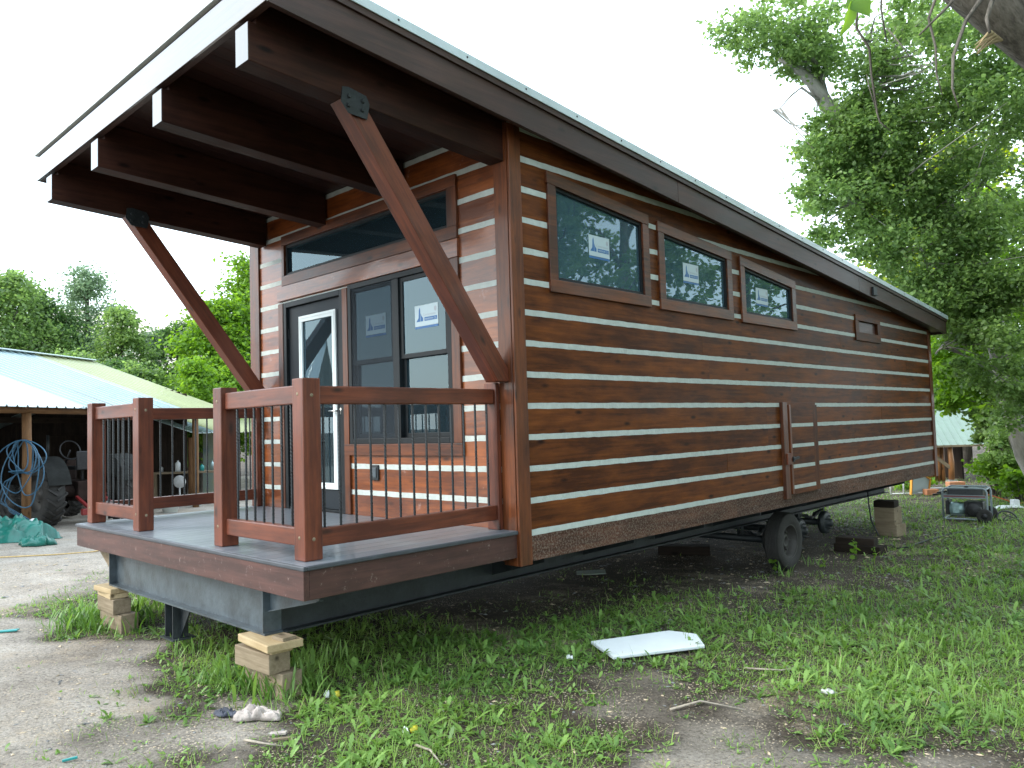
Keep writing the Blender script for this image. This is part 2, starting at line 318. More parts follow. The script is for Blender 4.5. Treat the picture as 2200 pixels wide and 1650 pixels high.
_gridrows = {
 1640: [0,.05,.1,.1,.3,.15,.5,.7,.7,.75,.8,.7,.5,.35,.15,.1,.12,.15,.2,.25,.15,.2,.3],
 1580: [0,.08,.2,.1,.1,.05,.2,.6,.75,.85,.85,.75,.55,.35,.3,.15,.15,.3,.5,.6,.45,.5,.6],
 1520: [0,0,.02,.05,.3,.08,.15,.8,.9,.95,.8,.65,.3,.2,.2,.3,.15,.3,.75,.95,1,1,1],
 1460: [0,0,0,.05,.75,.85,.9,.85,.9,.9,.85,.7,.5,.25,.2,.3,.4,.7,.9,1,1,1,1],
 1400: [0,0,0,.0,.5,.75,.8,.8,1,1,1,1,.9,.7,.6,.7,.3,.6,.9,1,1,1,1],
 1350: [0,.1,.75,.45,.6,.6,.6,.7,.8,.8,.8,.85,.9,.9,.9,.8,.5,.7,.8,.9,1,1,1],
 1300: [0,.2,.9,.4,.3,.3,.3,.3,.3,.4,.45,.5,.6,.7,.7,.6,.35,.6,.7,.8,.9,1,1],
 1250: [0,0,.1,.2,.2,.2,.2,.1,.1,.1,.2,.2,.25,.3,.35,.2,.1,.15,.3,.4,.7,.9,1],
 1200: [0,0,0,0,0,0,0,0,0,0,0,0,.05,.1,.05,.02,.02,.1,.15,.3,.5,.8,1],
 1160: [0,0,0,0,0,0,0,0,0,0,0,0,0,0,0,0,0,.05,.15,.3,.6,.7,.9],
 1120: [0,0,0,0,0,0,0,0,0,0,0,0,0,0,0,.3,.4,.5,.8,.8,.6,.7,.8],
 1085: [0,0,0,0,0,0,0,0,0,0,0,.2,.3,.4,.5,.5,.5,.5,.6,.7,.6,.6,.8],
 1050: [.1,.1,.1,.1,.1,.1,.1,.1,.1,.1,.2,.2,.3,.3,.3,.3,.4,.4,.5,.3,.3,.4,.6]}
_P = []; _D = []
for _v, row in _gridrows.items():
    for i, dd in enumerate(row):
        _q = gp(i*100, _v); _P.append(_q[:2]); _D.append(dd)
_P = np.array(_P); _D = np.array(_D); _S = np.linalg.norm(_P-CAM[:2], axis=1)
def dens(x, y):
    "vegetation cover 0..1 at world x, y"
    x = np.atleast_1d(x).astype(float); y = np.atleast_1d(y).astype(float); out = np.empty(len(x))
    for a in range(0, len(x), 4000):
        X = np.stack([x[a:a+4000], y[a:a+4000]], 1); d2 = ((X[:, None]-_P[None])**2).sum(2)/(_S**2)[None]
        wt = 1/(d2+2e-5)**2; out[a:a+4000] = (wt@_D)/wt.sum(1)
    return out
def axis_pts(a, b, step, far):
    c = list(np.arange(a, b, step)); s = step; x = a; lo = []
    while x > -far: s *= 1.25; x -= s; lo.append(x)
    s = step; x = c[-1]; hi = []
    while x < far: s *= 1.25; x += s; hi.append(x)
    return np.array(lo[::-1]+c+hi)
gxs = axis_pts(-16, 7, .11, 900); gys = axis_pts(-5, 16, .11, 900)
GX, GY = np.meshgrid(gxs, gys); V = np.stack([GX.ravel(), GY.ravel(), gz(GX.ravel(), GY.ravel())], 1)
nx, ny = len(gxs), len(gys); I = np.arange(nx*ny).reshape(ny, nx)
F = np.stack([I[:-1, :-1], I[:-1, 1:], I[1:, 1:], I[1:, :-1]], -1).reshape(-1, 4)
inr = (V[:, 0] > -20) & (V[:, 0] < 8) & (V[:, 1] > -6) & (V[:, 1] < 30)
veg_shade = np.full(len(V), .6); veg_shade[inr] = dens(V[inr, 0], V[inr, 1])
veg_shade[(~inr) & (V[:, 0] < -8) & (V[:, 0] > -30)] = .05
house_shade = (V[:, 0] > -4.3) & (V[:, 0] < 1.0) & (V[:, 1] > -.6) & (V[:, 1] < 10.5)
veg_shade[house_shade] = np.maximum(veg_shade[house_shade], .35*sstep((1.0-V[house_shade, 0])/.8)*sstep((V[house_shade, 1]+.6)/.8))  # dark moist soil under the house, with its deep shade painted in
m, nt, b = new_mat('dirt_ground'); L = nt.links.new
tc = N(nt, 'TexCoord'); at_ = N(nt, 'Attribute', attribute_name='tone')
n1 = N(nt, 'TexNoise', Scale=1.3, Detail=8, Roughness=.7); n2 = N(nt, 'TexNoise', Scale=45, Detail=8, Roughness=.75); n3 = N(nt, 'TexNoise', Scale=150, Detail=3, Roughness=.7)
for n_ in (n1, n2, n3): L(tc.outputs['Object'], n_.inputs['Vector'])
r1 = ramp(nt, [(.3, (.18, .152, .125)), (.5, (.295, .262, .225)), (.7, (.39, .355, .315))]); L(n1.outputs['Fac'], r1.inputs['Fac'])
r2 = ramp(nt, [(.36, (.30, .28, .25)), (.50, (1, 1, 1)), (.66, (1.35, 1.35, 1.32))]); L(n2.outputs['Fac'], r2.inputs['Fac'])
mm = N(nt, 'Mix', data_type='RGBA', blend_type='MULTIPLY'); mm.inputs['Factor'].default_value = .8; L(r1.outputs[0], mm.inputs['A']); L(r2.outputs[0], mm.inputs['B'])
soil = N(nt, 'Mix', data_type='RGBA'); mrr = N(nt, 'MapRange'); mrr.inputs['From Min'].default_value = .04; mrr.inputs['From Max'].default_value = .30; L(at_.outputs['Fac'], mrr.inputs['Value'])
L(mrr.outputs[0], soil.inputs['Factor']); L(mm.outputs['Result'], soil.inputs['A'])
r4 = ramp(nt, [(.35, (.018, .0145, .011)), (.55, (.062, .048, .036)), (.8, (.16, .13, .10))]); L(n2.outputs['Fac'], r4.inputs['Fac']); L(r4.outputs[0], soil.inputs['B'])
vo = N(nt, 'TexVoronoi', Scale=48.); L(tc.outputs['Object'], vo.inputs['Vector']); rv = ramp(nt, [(.20, (1, 1, 1)), (.32, (0, 0, 0))]); L(vo.outputs['Distance'], rv.inputs['Fac'])
rc = ramp(nt, [(.44, (0, 0, 0)), (.60, (1, 1, 1))]); n5 = N(nt, 'TexNoise', Scale=2.4, Detail=5, Roughness=.7); L(tc.outputs['Object'], n5.inputs['Vector']); L(n5.outputs['Fac'], rc.inputs['Fac'])
mu = N(nt, 'Math', operation='MULTIPLY'); L(rv.outputs[0], mu.inputs[0]); L(rc.outputs[0], mu.inputs[1])
chip = N(nt, 'Mix', data_type='RGBA'); L(mu.outputs[0], chip.inputs['Factor']); L(soil.outputs['Result'], chip.inputs['A']); chip.inputs['B'].default_value = (.52, .43, .32, 1)
n6 = N(nt, 'TexNoise', Scale=.9, Detail=6, Roughness=.75); L(tc.outputs['Object'], n6.inputs['Vector']); r6 = ramp(nt, [(.54, (0, 0, 0)), (.66, (1, 1, 1))]); L(n6.outputs['Fac'], r6.inputs['Fac'])
n7 = N(nt, 'TexNoise', Scale=70, Detail=5, Roughness=.8); L(tc.outputs['Object'], n7.inputs['Vector']); r7 = ramp(nt, [(.42, (0, 0, 0)), (.58, (1, 1, 1))]); L(n7.outputs['Fac'], r7.inputs['Fac'])
sw = N(nt, 'Math', operation='MULTIPLY'); L(r6.outputs[0], sw.inputs[0]); L(r7.outputs[0], sw.inputs[1]); swm = N(nt, 'Mix', data_type='RGBA'); L(sw.outputs[0], swm.inputs['Factor']); L(chip.outputs['Result'], swm.inputs['A']); swm.inputs['B'].default_value = (.36, .29, .21, 1)
L(swm.outputs['Result'], b.inputs['Base Color']); b.inputs['Roughness'].default_value = .92; b.inputs['Specular IOR Level'].default_value = .2
bm = N(nt, 'Bump', Strength=.7, Distance=.02); L(n2.outputs['Fac'], bm.inputs['Height']); bm2 = N(nt, 'Bump', Strength=.5, Distance=.006); L(n3.outputs['Fac'], bm2.inputs['Height']); L(bm.outputs[0], bm2.inputs['Normal']); L(bm2.outputs[0], b.inputs['Normal'])
M['ground'] = m
g = fast_mesh('ground', V, F, ['ground'], veg_shade, smooth=True); tag(g, kind='structure')

# far pale hillside
hx = np.linspace(-1, 1, 60); hy = np.linspace(0, 1, 20); HX, HY = np.meshgrid(hx, hy)
hc = at(-150, 950, 420)
hz = 95*np.sin(np.clip(HY, 0, 1)*math.pi*.5)*(.55+.45*np.cos(HX*1.5))+10*vnoise(HX*9, HY*9, 1., 4)*HY-4
side = np.array([.72, .69]); fwd = np.array([-.69, .72])
HV = np.stack([hc[0]+HX*330*side[0]+HY*160*fwd[0], hc[1]+HX*330*side[1]+HY*160*fwd[1], hz-1], -1).reshape(-1, 3)
I = np.arange(60*20).reshape(20, 60); F = np.stack([I[:-1, :-1], I[:-1, 1:], I[1:, 1:], I[1:, :-1]], -1).reshape(-1, 4)
M['hill'] = plain('pale_hillside', (.55, .5, .42), .9, 0, .2, .02)
tag(fast_mesh('hill', HV, F, ['hill'], smooth=True), kind='structure')

# ================================================================ TINY HOUSE
PT = .2413; ZB = -.215; LY = 10.17; WX = -4.0
def zs(y): return 3.16-.0915*y              # soffit height
house = thing('tiny_house', (-2, 5, -.84), 'long brown wooden tiny house with white stripes, porch and single-slope roof', 'tiny house')
def clip_top(poly, top):
    "clip polygon (a,z) below line z=top(a)"
    out = []; n = len(poly)
    for i in range(n):
        p, q = poly[i], poly[(i+1) % n]; fp, fq = p[1]-top(p[0]), q[1]-top(q[0])
        if fp <= 0: out.append(p)
        if (fp < 0) != (fq < 0) and abs(fp-fq) > 1e-9:
            t = fp/(fp-fq); out.append((p[0]+t*(q[0]-p[0]), p[1]+t*(q[1]-p[1])))
    r = []
    for p in out:
        if not r or abs(p[0]-r[-1][0])+abs(p[1]-r[-1][1]) > 1e-5: r.append(p)
    return r if len(r) > 2 else None
def panels(a0, a1, z0, z1, holes, top=None):
    xs = sorted({a0, a1} | {h for H in holes for h in H[:2] if a0 < h < a1}); out = []
    for s, t in zip(xs[:-1], xs[1:]):
        iv = [(z0, z1)]
        for h in holes:
            if h[0] < (s+t)/2 < h[1]:
                nv = []
                for p, q in iv:
                    if h[2] > p: nv.append((p, min(q, h[2])))
                    if h[3] < q: nv.append((max(p, h[3]), q))
                iv = [i for i in nv if i[1]-i[0] > 1e-4]
        for p, q in iv:
            poly = [(s, p), (t, p), (t, q), (s, q)]
            if top: poly = clip_top(poly, top)
            if poly: out.append(poly)
    # merge neighbours with the same z range
    mer = []
    for P_ in out:
        if mer and len(P_) == 4 and len(mer[-1]) == 4 and abs(mer[-1][1][0]-P_[0][0]) < 1e-6 and abs(mer[-1][0][1]-P_[0][1]) < 1e-6 and abs(mer[-1][2][1]-P_[3][1]) < 1e-6 and abs(P_[3][1]-P_[2][1]) < 1e-6 and abs(mer[-1][3][1]-mer[-1][2][1]) < 1e-6:
            q = mer[-1]; mer[-1] = [q[0], P_[1], P_[2], q[3]]
        else: mer.append(P_)
    return mer
def build_wall(name, ax, face, sgn, a0, a1, holes, top, ztop):
    zfix = ztop
    if top is None: top = lambda a: zfix-.001
    "face: plane coordinate of chinking; sgn: outward direction along ax"
    core = MB(); pl = MB(); ch = MB(); mud = MB()
    def ext(mb, poly, o0, o1, **k):
        lo, hi = sorted((face+sgn*o0, face+sgn*o1)); mb.prism(poly, ax, lo, hi, d=(0, 1, 0) if ax == 'x' else (1, 0, 0), **k)
    for poly in panels(a0, a1, ZB+.01, ztop, holes, top): ext(core, poly, -.10, -.025, off=(0, 0, 0), tone=0)
    k = 0
    for k in range(0, 15):
        zlo = ZB if k == 0 else (k-1)*PT+.021; zhi = k*PT-.021
        if k == 0: zlo, zhi = ZB, -.021
        for (s, t) in splits(a0, a1):
            off = [random.uniform(-30, 30) for _ in range(3)]; tn = random.uniform(-.5, .5)
            for poly in panels(s, t, zlo, zhi, holes, top): ext(mud if k == 0 and ax == 'x' else pl, poly, -.024, .012+random.uniform(-.0012, .0012), off=off, tone=tn)
        for poly in panels(a0, a1, k*PT-.0205, k*PT+.0205, holes, top): ext(ch, wavy(poly), -.020, .0138)
    if mud.v: pass
    wobj = pl.build(name, 'plankf' if name == 'front_wall' else 'plank', house); ch.build('chinking', 'chink', wobj); (mud.build('bottom_board', 'plankmud', wobj) if mud.v else None); core.build('inner_lining', 'inside', wobj)
    return wobj
def wavy(poly):
    if len(poly) != 4: return poly
    (xa, za), (xb, _), (_, zb_), _ = poly
    n = max(2, int((xb-xa)/.07)); lo = []; hi = []
    for i in range(n+1):
        x = xa+(xb-xa)*i/n; lo.append((x, za-.0025+random.uniform(-.0022, .0022))); hi.append((x, zb_+.0025+random.uniform(-.0022, .0022)))
    return lo+hi[::-1]
def splits(a0, a1):
    L_ = a1-a0
    if L_ < 5: return [(a0, a1)]
    c = [a0]; x = a0+random.uniform(2.5, 5)
    while x < a1-1.2: c.append(x+.0); x += random.uniform(2.4, 4.2)
    c.append(a1); return list(zip(c[:-1], c[1:]))
# openings (a0,a1,z0,z1)
W_side = [(.51, 1.735, 1.98, 2.752), (2.09, 3.295, 1.975, 2.612), (3.685, 4.865, 1.972, 2.49)]
topz = [2.652, 2.525, 2.38]
hatch = (4.41, 5.36, -.075, .995); vent = (6.99, 7.71, 1.985, 2.145)
build_wall('side_wall', 'x', 0, 1, .0, LY, W_side+[vent, (4.60, 5.36, -.05, .985)], zs, 3.2)
LWIN = [(1.3, 2.1, .8, 2.3)]
build_wall('side_wall', 'x', WX+.0, -1, .0, LY, LWIN, zs, 3.2)
DOOR = (-3.325, -2.235, -.0, 2.18); WIN = (-2.14, -.675, .69, 2.20); TRN = (-3.285, -.692, 2.465, 2.79)
build_wall('front_wall', 'y', 0, -1, WX, 0, [(DOOR[0], DOOR[1], .03, DOOR[3]), WIN, TRN], None, zs(0))
build_wall('rear_wall', 'y', LY, 1, WX, 0, [], None, zs(LY))
# floor / partition inside
f = MB(); f.box(WX+.1, -.1, .1, LY-.1, -.14, .028); f.build('interior_floor', 'oldraw', house)
f = MB()
f.box(WX+.11, -1.1, 5.8, 5.9, .03, zs(5.9)-.02); f.build('partition_wall', 'inside', house)
f = MB(); f.add([(x, y, zs(y)-dz) for dz in (.07, .04) for y in (.11, LY-.11) for x in (WX+.11, -.11)], [(0, 2, 3, 1), (4, 5, 7, 6), (0, 1, 5, 4), (2, 6, 7, 3), (0, 4, 6, 2), (1, 3, 7, 5)], (0, 1, 0)); f.build('interior_ceiling', 'inside', house)
for (a0, a1, z0, z1) in LWIN:
    f = MB(); 
    for bb in ((a0, a1, z0, z0+.04), (a0, a1, z1-.04, z1), (a0, a0+.04, z0+.04, z1-.04), (a1-.04, a1, z0+.04, z1-.04)): f.box(WX-.03, WX+.03, *bb)
    wo = f.build('window', 'black', house); f = MB(); f.box(WX-.003, WX+.003, a0+.038, a1-.038, z0+.038, z1-.038); f.build('pane', 'glassf', wo)
# corner boards
cb = MB(); cb.box(-.137, .004, -.034, -.0125, ZB-.02, zs(0)); cb.box(.0125, .034, -.034, .098, ZB-.02, zs(.1)-.01); cb.build('corner_board', 'trim', house, .003)
cb = MB(); cb.box(WX-.03, -3.835, -.034, -.0125, ZB, zs(0)); cb.build('corner_board', 'trim', house, .003)
cb = MB(); cb.box(.0125, .034, LY-.09, LY+.036, ZB-.02, zs(LY)-.01); cb.build('corner_board', 'trim', house, .003)
# side windows
def sticker(parent, ax, face, a, z, w_, h_):
    "white label stuck on the pane: tower mark, shield, banner with lettering"
    s = MB(); b = MB(); g_ = MB()
    def q(mb, pts, o):
        if ax == 'x': mb.prism([(a+w_*x, z+h_*y) for x, y in pts], 'x', face+o, face+o+.0006)
        else: mb.prism([(a+w_*x, z+h_*y) for x, y in pts], 'y', face-o-.0006, face-o)
    q(s, [(0, .1), (1, .1), (1, 1), (0, 1)], .0005)
    q(b, [(0, 0), (1, 0), (1, .085), (0, .085)], .0005)
    q(b, [(.42, .30), (.96, .30), (.96, .46), (.42, .46)], .0014)
    q(b, [(.06, .30), (.16, .46), (.17, .62), (.18, .80), (.22, .92), (.24, .80), (.24, .30)], .0014)
    q(b, [(.255, .30), (.255, .66), (.30, .52), (.36, .44), (.36, .30)], .0014)
    q(g_, [(.84, .84), (.84, .72), (.89, .64), (.94, .72), (.94, .84), (.89, .88)], .0014)
    st = s.build('sticker', 'paper', parent); b.build('logo_mark', 'sblue', parent); g_.build('shield_mark', 'sgrey', parent)
    for txt, tx, tz, size, mt, o in (('WINDOW CO.', .44, .335, .092, 'paper', .0024), ('Cornerstone', .36, .52, .125, 'sgrey', .0016)):
        cu = bpy.data.curves.new('lettering', 'FONT'); cu.body = txt; cu.size = size*h_*1.25; cu.extrude = .0002
        t_ = bpy.data.objects.new('lettering', cu); 
        if ax == 'x': mtx = Matrix(((0, 0, 1, face+o), (1, 0, 0, a+w_*tx), (0, 1, 0, z+h_*tz), (0, 0, 0, 1)))
        else: mtx = Matrix(((1, 0, 0, a+w_*tx), (0, 0, -1, face-o), (0, 1, 0, z+h_*tz), (0, 0, 0, 1)))
        me = t_.to_mesh(); me2 = me.copy(); t_.to_mesh_clear() if False else None
        # fit width
        xs_ = [v.co.x for v in me2.vertices]; sc_x = min(1.0, (.5 if mt == 'paper' else .58)*w_/max(1e-6, max(xs_)-min(xs_)))
        me2.transform(mtx @ Matrix.Diagonal((sc_x, 1, 1, 1))); me2.materials.clear(); me2.materials.append(M[mt])
        ob = bpy.data.objects.new('lettering', me2); col.objects.link(ob); ob.parent = parent; ob.matrix_parent_inverse = parent_inv(parent)
        bpy.data.objects.remove(t_)
for i, (a0, a1, z0, z1) in enumerate(W_side):
    zt1 = topz[i]; sl = (zt1-z1)/(a1-a0)
    win = MB(); fr = .028
    zt = lambda a: z1+sl*(a-a0)
    # frame: four members
    win.prism([(a0, z0), (a1, z0), (a1, z0+fr), (a0, z0+fr)], 'x', -.03, .016)
    win.prism([(a0, z0+fr), (a0+fr, z0+fr), (a0+fr, zt(a0+fr)-fr), (a0, zt(a0)-fr)], 'x', -.03, .0155)
    win.prism([(a1-fr, z0+fr), (a1, z0+fr), (a1, zt(a1)-fr), (a1-fr, zt(a1-fr)-fr)], 'x', -.03, .0155)
    win.prism([(a0, zt(a0)-fr), (a1, zt(a1)-fr), (a1, zt(a1)), (a0, zt(a0))], 'x', -.03, .016)
    wo = win.build('window', 'black', house, .002)
    p = MB(); p.prism([(a0+fr-.004, z0+fr-.004), (a1-fr+.004, z0+fr-.004), (a1-fr+.004, zt(a1-fr)-fr+.004), (a0+fr-.004, zt(a0+fr)-fr+.004)], 'x', -.012, -.006); p.build('pane', 'glass', wo)
    t = MB(); tw = .098; o1 = .038
    t.prism([(a0-tw, z0-tw-.005), (a1+tw, z0-tw-.005), (a1+tw, z0), (a0-tw, z0)], 'x', .0125, o1)
    t.prism([(a0-tw, z0), (a0, z0), (a0, zt(a0)), (a0-tw, zt(a0-tw))], 'x', .0125, o1-.003)
    t.prism([(a1, z0), (a1+tw, z0), (a1+tw, zt(a1+tw)), (a1, zt(a1))], 'x', .0125, o1-.003)
    t.prism([(a0-tw-.01, zt(a0-tw)), (a1+tw, zt(a1+tw)), (a1+tw, zt(a1+tw)+tw+.0), (a0-tw-.01, zt(a0-tw)+tw+.0)], 'x', .0125, o1)
    t.build('window_trim', 'trim', wo, .003)
    sticker(wo, 'x', -.006, [.97, 2.47, 4.0][i], [2.236, 2.187, 2.10][i], .29, .20)
# vent
v = MB(); a0, a1, z0, z1 = vent
v.box(.0125, .036, a0-.13, a1+.11, z0-.12, z0); v.box(.0125, .036, a0-.13, a1+.11, z1, z1+.085); v.box(.0125, .034, a0-.13, a0, z0, z1); v.box(.0125, .034, a1, a1+.11, z0, z1)
vo_ = v.build('vent_trim', 'plank', house, .003)
v = MB(); v.box(-.05, -.005, a0, a1, z0, z1, d=(0, 1, 0)); v.build('vent_stuffing', 'rim', vo_)
# hatch door standing slightly proud
h = MB(); a0, a1, z0, z1 = hatch
h.box(.0125, .055, a0, a0+.12, z0-.05, z1); ho = h.build('hatch_frame', 'trim', house, .003)
h = MB(); h.box(.0125, .036, a0+.12, a1, z1-.03, z1); h.box(.0125, .046, a1-.12, a1+.02, z0-.0, z1-.03); h.build('hatch_edging', 'plank', ho, .002)
h = MB(); off = (1, 2, 3)
for k in range(1, 5):
    lo = max(z0+.03, (k-1)*PT+.021); hi = min(z1-.035, k*PT-(.021 if k < 4 else .0215))
    h.box(.0, .050, a0+.19, a1-.125, lo, hi)
h.box(-.0, .050, a0+.19, a1-.085, z0+.0, .0-.021+.0) if False else None
h.box(.0, .0515, a0+.19, a1-.125, z0-.005, -.021); h.box(.0, .0515, a0+.19, a1-.125, 4*PT-.021-.0, z1-.027)
hd = h.build('hatch_door', 'plank', ho)
h = MB(); h.box(.0, .066, a0+.145, a0+.19, z0, z1-.03); h.build('hatch_stile', 'trim', ho, .003)
h = MB()
for k in range(0, 4): h.box(.005, .0525, a0+.19, a1-.125, k*PT-.0208, k*PT+.0208)
h.build('chinking', 'chink', ho)
h = MB(); h.box(.055, .075, a0+.03, a0+.13, .27, .40, d=(0, 0, 1)); h.build('latch_block', 'post', ho, .003)
h = MB(); h.beam((.08, a0+.16, .33), (.085, a0+.30, .345), .02, .03); h.beam((.07, a0+.19, .30), (.07, a0+.19, .36), .02, .04, up=(0, 1, 0)); h.build('latch_handle', 'dsteel', ho, .003)
# door
d = MB(); x0, x1, z0, z1 = DOOR; fw_ = .055
d.box(x0, x0+fw_, -.03, .05, .032, z1); d.box(x1-fw_, x1, -.03, .05, .032, z1); d.box(x0+fw_, x1-fw_, -.03, .05, z1-fw_, z1); d.box(x0+fw_, x1-fw_, -.02, .05, .031, .055)
dr = d.build('entry_door', 'black', house, .004)
sl0, sl1 = x0+fw_+.004, x1-fw_-.004
G = (-3.052, -2.385, .253, 2.006)
d = MB()
for poly in panels(sl0, sl1, .06, z1-fw_-.004, [(G[0]+.03, G[1]-.03, G[2]+.03, G[3]-.03)]): d.prism(poly, 'y', .005, .048)
d.build('door_leaf', 'door', dr)
d = MB(); q = .06
d.box(G[0], G[1], -.014, .004, G[2], G[2]+q); d.box(G[0], G[1], -.014, .004, G[3]-q, G[3]); d.box(G[0], G[0]+q, -.0142, .004, G[2]+q, G[3]-q); d.box(G[1]-q, G[1], -.0142, .004, G[2]+q, G[3]-q)
d.box(G[0]+.02, G[1]-.02, -.019, -.014, G[2]+.015, G[2]+.03); d.box(G[0]+.02, G[1]-.02, -.019, -.014, G[3]-.03, G[3]-.015); d.box(G[0]+.015, G[0]+.03, -.019, -.0143, G[2]+.03, G[3]-.03); d.box(G[1]-.03, G[1]-.015, -.019, -.0143, G[2]+.03, G[3]-.03)
gf = d.build('glazing_frame', 'white', dr, .003)
d = MB(); d.box(G[0]+q-.003, G[1]-q+.003, .008, .013, G[2]+q-.003, G[3]-q+.003); d.build('pane', 'glassf', dr)
d = MB()
for zz in (G[3]-q-.17,): d.box(G[0]+q, G[1]-q, .014, .022, zz, zz+.018)
for xx in (G[0]+q+.09, G[1]-q-.11): d.box(xx, xx+.018, .0142, .0218, G[3]-q-.15, G[3]-q)
d.build('muntin', 'white', dr)
d = MB(); d.box(-2.98, -2.45, .03, .032, .32, 1.32); d.build('plastic_film', 'film', dr)
# lever and deadbolt
d = MB(); hx_ = -2.345
d.lathe([(0, -.012), (.032, -.012), (.034, 0), (.03, .006), (0, .006)], (hx_, -.0, 1.01), (0, -1, 0), 20); d.tube([(hx_, -.005, 1.01), (hx_, -.05, 1.01), (hx_-.01, -.058, 1.01), (hx_-.11, -.055, 1.012)], [.009, .009, .009, .007], 10)
d.build('door_lever', 'nickel', dr)
for zz in (.35, 1.1, 1.8): d = MB(); d.box(sl0-.008, sl0+.012, -.004, .006, zz, zz+.1); d.build('hinge', 'dsteel', dr)
d = MB(); d.box(x0-.095, x0-.002, -.036, -.0125, .032, z1+.0); d.build('door_trim', 'trim', dr, .003)
d = MB(); d.box(x1+.002, x1+.095-.012, -.036, -.0125, .032, z1+.0); d.build('door_trim', 'trim', dr, .003)
hd_ = MB(); hd_.box(x0-.11, -.572, -.04, -.0125, 2.205, 2.357); hd_.build('header_board', 'plankf', house, .003)
# double front window
x0, x1, z0, z1 = WIN; mid = (-1.436, -1.385)
d = MB(); fw_ = .05
d.box(x0, x0+fw_, -.035, .04, z0, z1); d.box(x1-fw_, x1, -.035, .04, z0, z1); d.box(x0+fw_, x1-fw_, -.035, .04, z1-fw_, z1); d.box(x0+fw_, x1-fw_, -.035, .04, z0, z0+fw_); d.box(mid[0]-.02, mid[1]+.02, -.034, .04, z0+fw_, z1-fw_)
wf = d.build('double_window', 'black', house, .004)
def sash(xa, xb, za, zb, y, w_=.04):
    s = MB(); s.box(xa, xa+w_, y, y+.025, za, zb); s.box(xb-w_, xb, y, y+.025, za, zb); s.box(xa+w_, xb-w_, y, y+.025, zb-w_, zb); s.box(xa+w_, xb-w_, y, y+.025, za, za+w_)
    s.build('sash', 'black', wf, .003)
    p = MB(); p.box(xa+w_-.003, xb-w_+.003, y+.010, y+.015, za+w_-.003, zb-w_+.003); p.build('pane', 'glassf', wf)
for xa, xb in ((x0+fw_, mid[0]-.02), (mid[1]+.02, x1-fw_)):
    sash(xa, xb, 1.43, z1-fw_, -.015); sash(xa, xb, z0+fw_, 1.47, .012)
    p = MB(); p.box(xa+.03, xb-.03, .06, .062, z0+.06, 1.44); p.build('plastic_film', 'film', wf)
    p = MB(); p.box(xa+.03, xb-.03, .065, .067, 1.47, 1.62); p.build('plastic_film', 'film', wf)
sc_ = MB(); sc_.add([(x0+fw_, -.027, z0+fw_), (mid[0]-.02, -.027, z0+fw_), (mid[0]-.02, -.027, z1-fw_), (x0+fw_, -.027, z1-fw_)], [(0, 1, 2, 3)]); sc_.build('insect_screen', 'screen', wf)
sticker(wf, 'y', -.0062, -1.889, 1.672, .305, .2); sticker(wf, 'y', -.0062, -1.168, 1.672, .305, .2)
t = MB(); t.box(x1+.001, x1+.10, -.036, -.0125, z0, 2.203); t.box(x0-.09, x1+.105, -.038, -.0125, z0-.105, z0-.001)
t.build('window_trim', 'trim', wf, .003)
# transom
x0, x1, z0, z1 = TRN; d = MB(); fw_ = .03
d.box(x0, x0+fw_, -.015, .04, z0, z1); d.box(x1-fw_, x1, -.015, .04, z0, z1); d.box(x0+fw_, x1-fw_, -.015, .04, z1-fw_, z1); d.box(x0+fw_, x1-fw_, -.015, .04, z0, z0+fw_)
tf = d.build('transom_window', 'black', house, .003)
p = MB(); p.box(x0+fw_-.003, x1-fw_+.003, .012, .018, z0+fw_-.003, z1-fw_+.003); p.build('pane', 'glassf', tf)
t = MB(); t.box(x0-.05, x1+.115, -.04, -.0125, z0-.105, z0-.001); t.box(x0-.05, x1+.115, -.04, -.0125, z1+.001, z1+.10); t.box(x0-.05, x0-.001, -.038, -.0125, z0, z1); t.box(x1+.001, x1+.115, -.038, -.0125, z0, z1)
t.build('window_trim', 'trim', tf, .003)
# outlet cover
o_ = MB(); o_.box(-1.815, -1.715, -.035, -.0125, .36, .50); oc = o_.build('outlet_box', 'dsteel', house, .008)
o_ = MB(); o_.box(-1.795, -1.735, -.043, -.0352, .385, .475); o_.build('outlet_cover', 'steel', oc, .004)

# ---------------------------------------------------------------- deck
DK = .03
d = MB(); nb = 27; bw_ = 3.93/nb
for i in range(nb):
    xx = -3.93+i*bw_
    d.box(xx+.002, xx+bw_-.002, -1.82, -.02, DK-.022, DK, d=(0, 1, 0))
dk = d.build('deck', 'deckb', house, .002)
d = MB(); d.box(-3.94, .022, -1.848, -1.822, DK-.026, DK+.001); d.box(.0, .0215, -1.822, -.036, DK-.026, DK+.001); d.box(-3.958, -3.932, -1.822, -.02, DK-.026, DK+.001)
d.build('nosing', plain('dark_nosing', (.05, .055, .065), .45, 0, .2, 10), dk, .006)
d = MB(); d.box(-3.925, .004, -1.838, -1.80, -.17, DK-.027); d.box(-.034, .004, -1.799, -.036, -.17, DK-.027); d.box(-3.925, -3.887, -1.799, -.0, -.17, DK-.027)
d.build('rim_board', 'rim', dk, .003)
d = MB()
for yy in (-1.4, -1.0, -.6, -.2): d.box(-3.88, -.04, yy-.02, yy+.02, -.16, DK-.024)
d.build('joist', 'oldraw', dk)
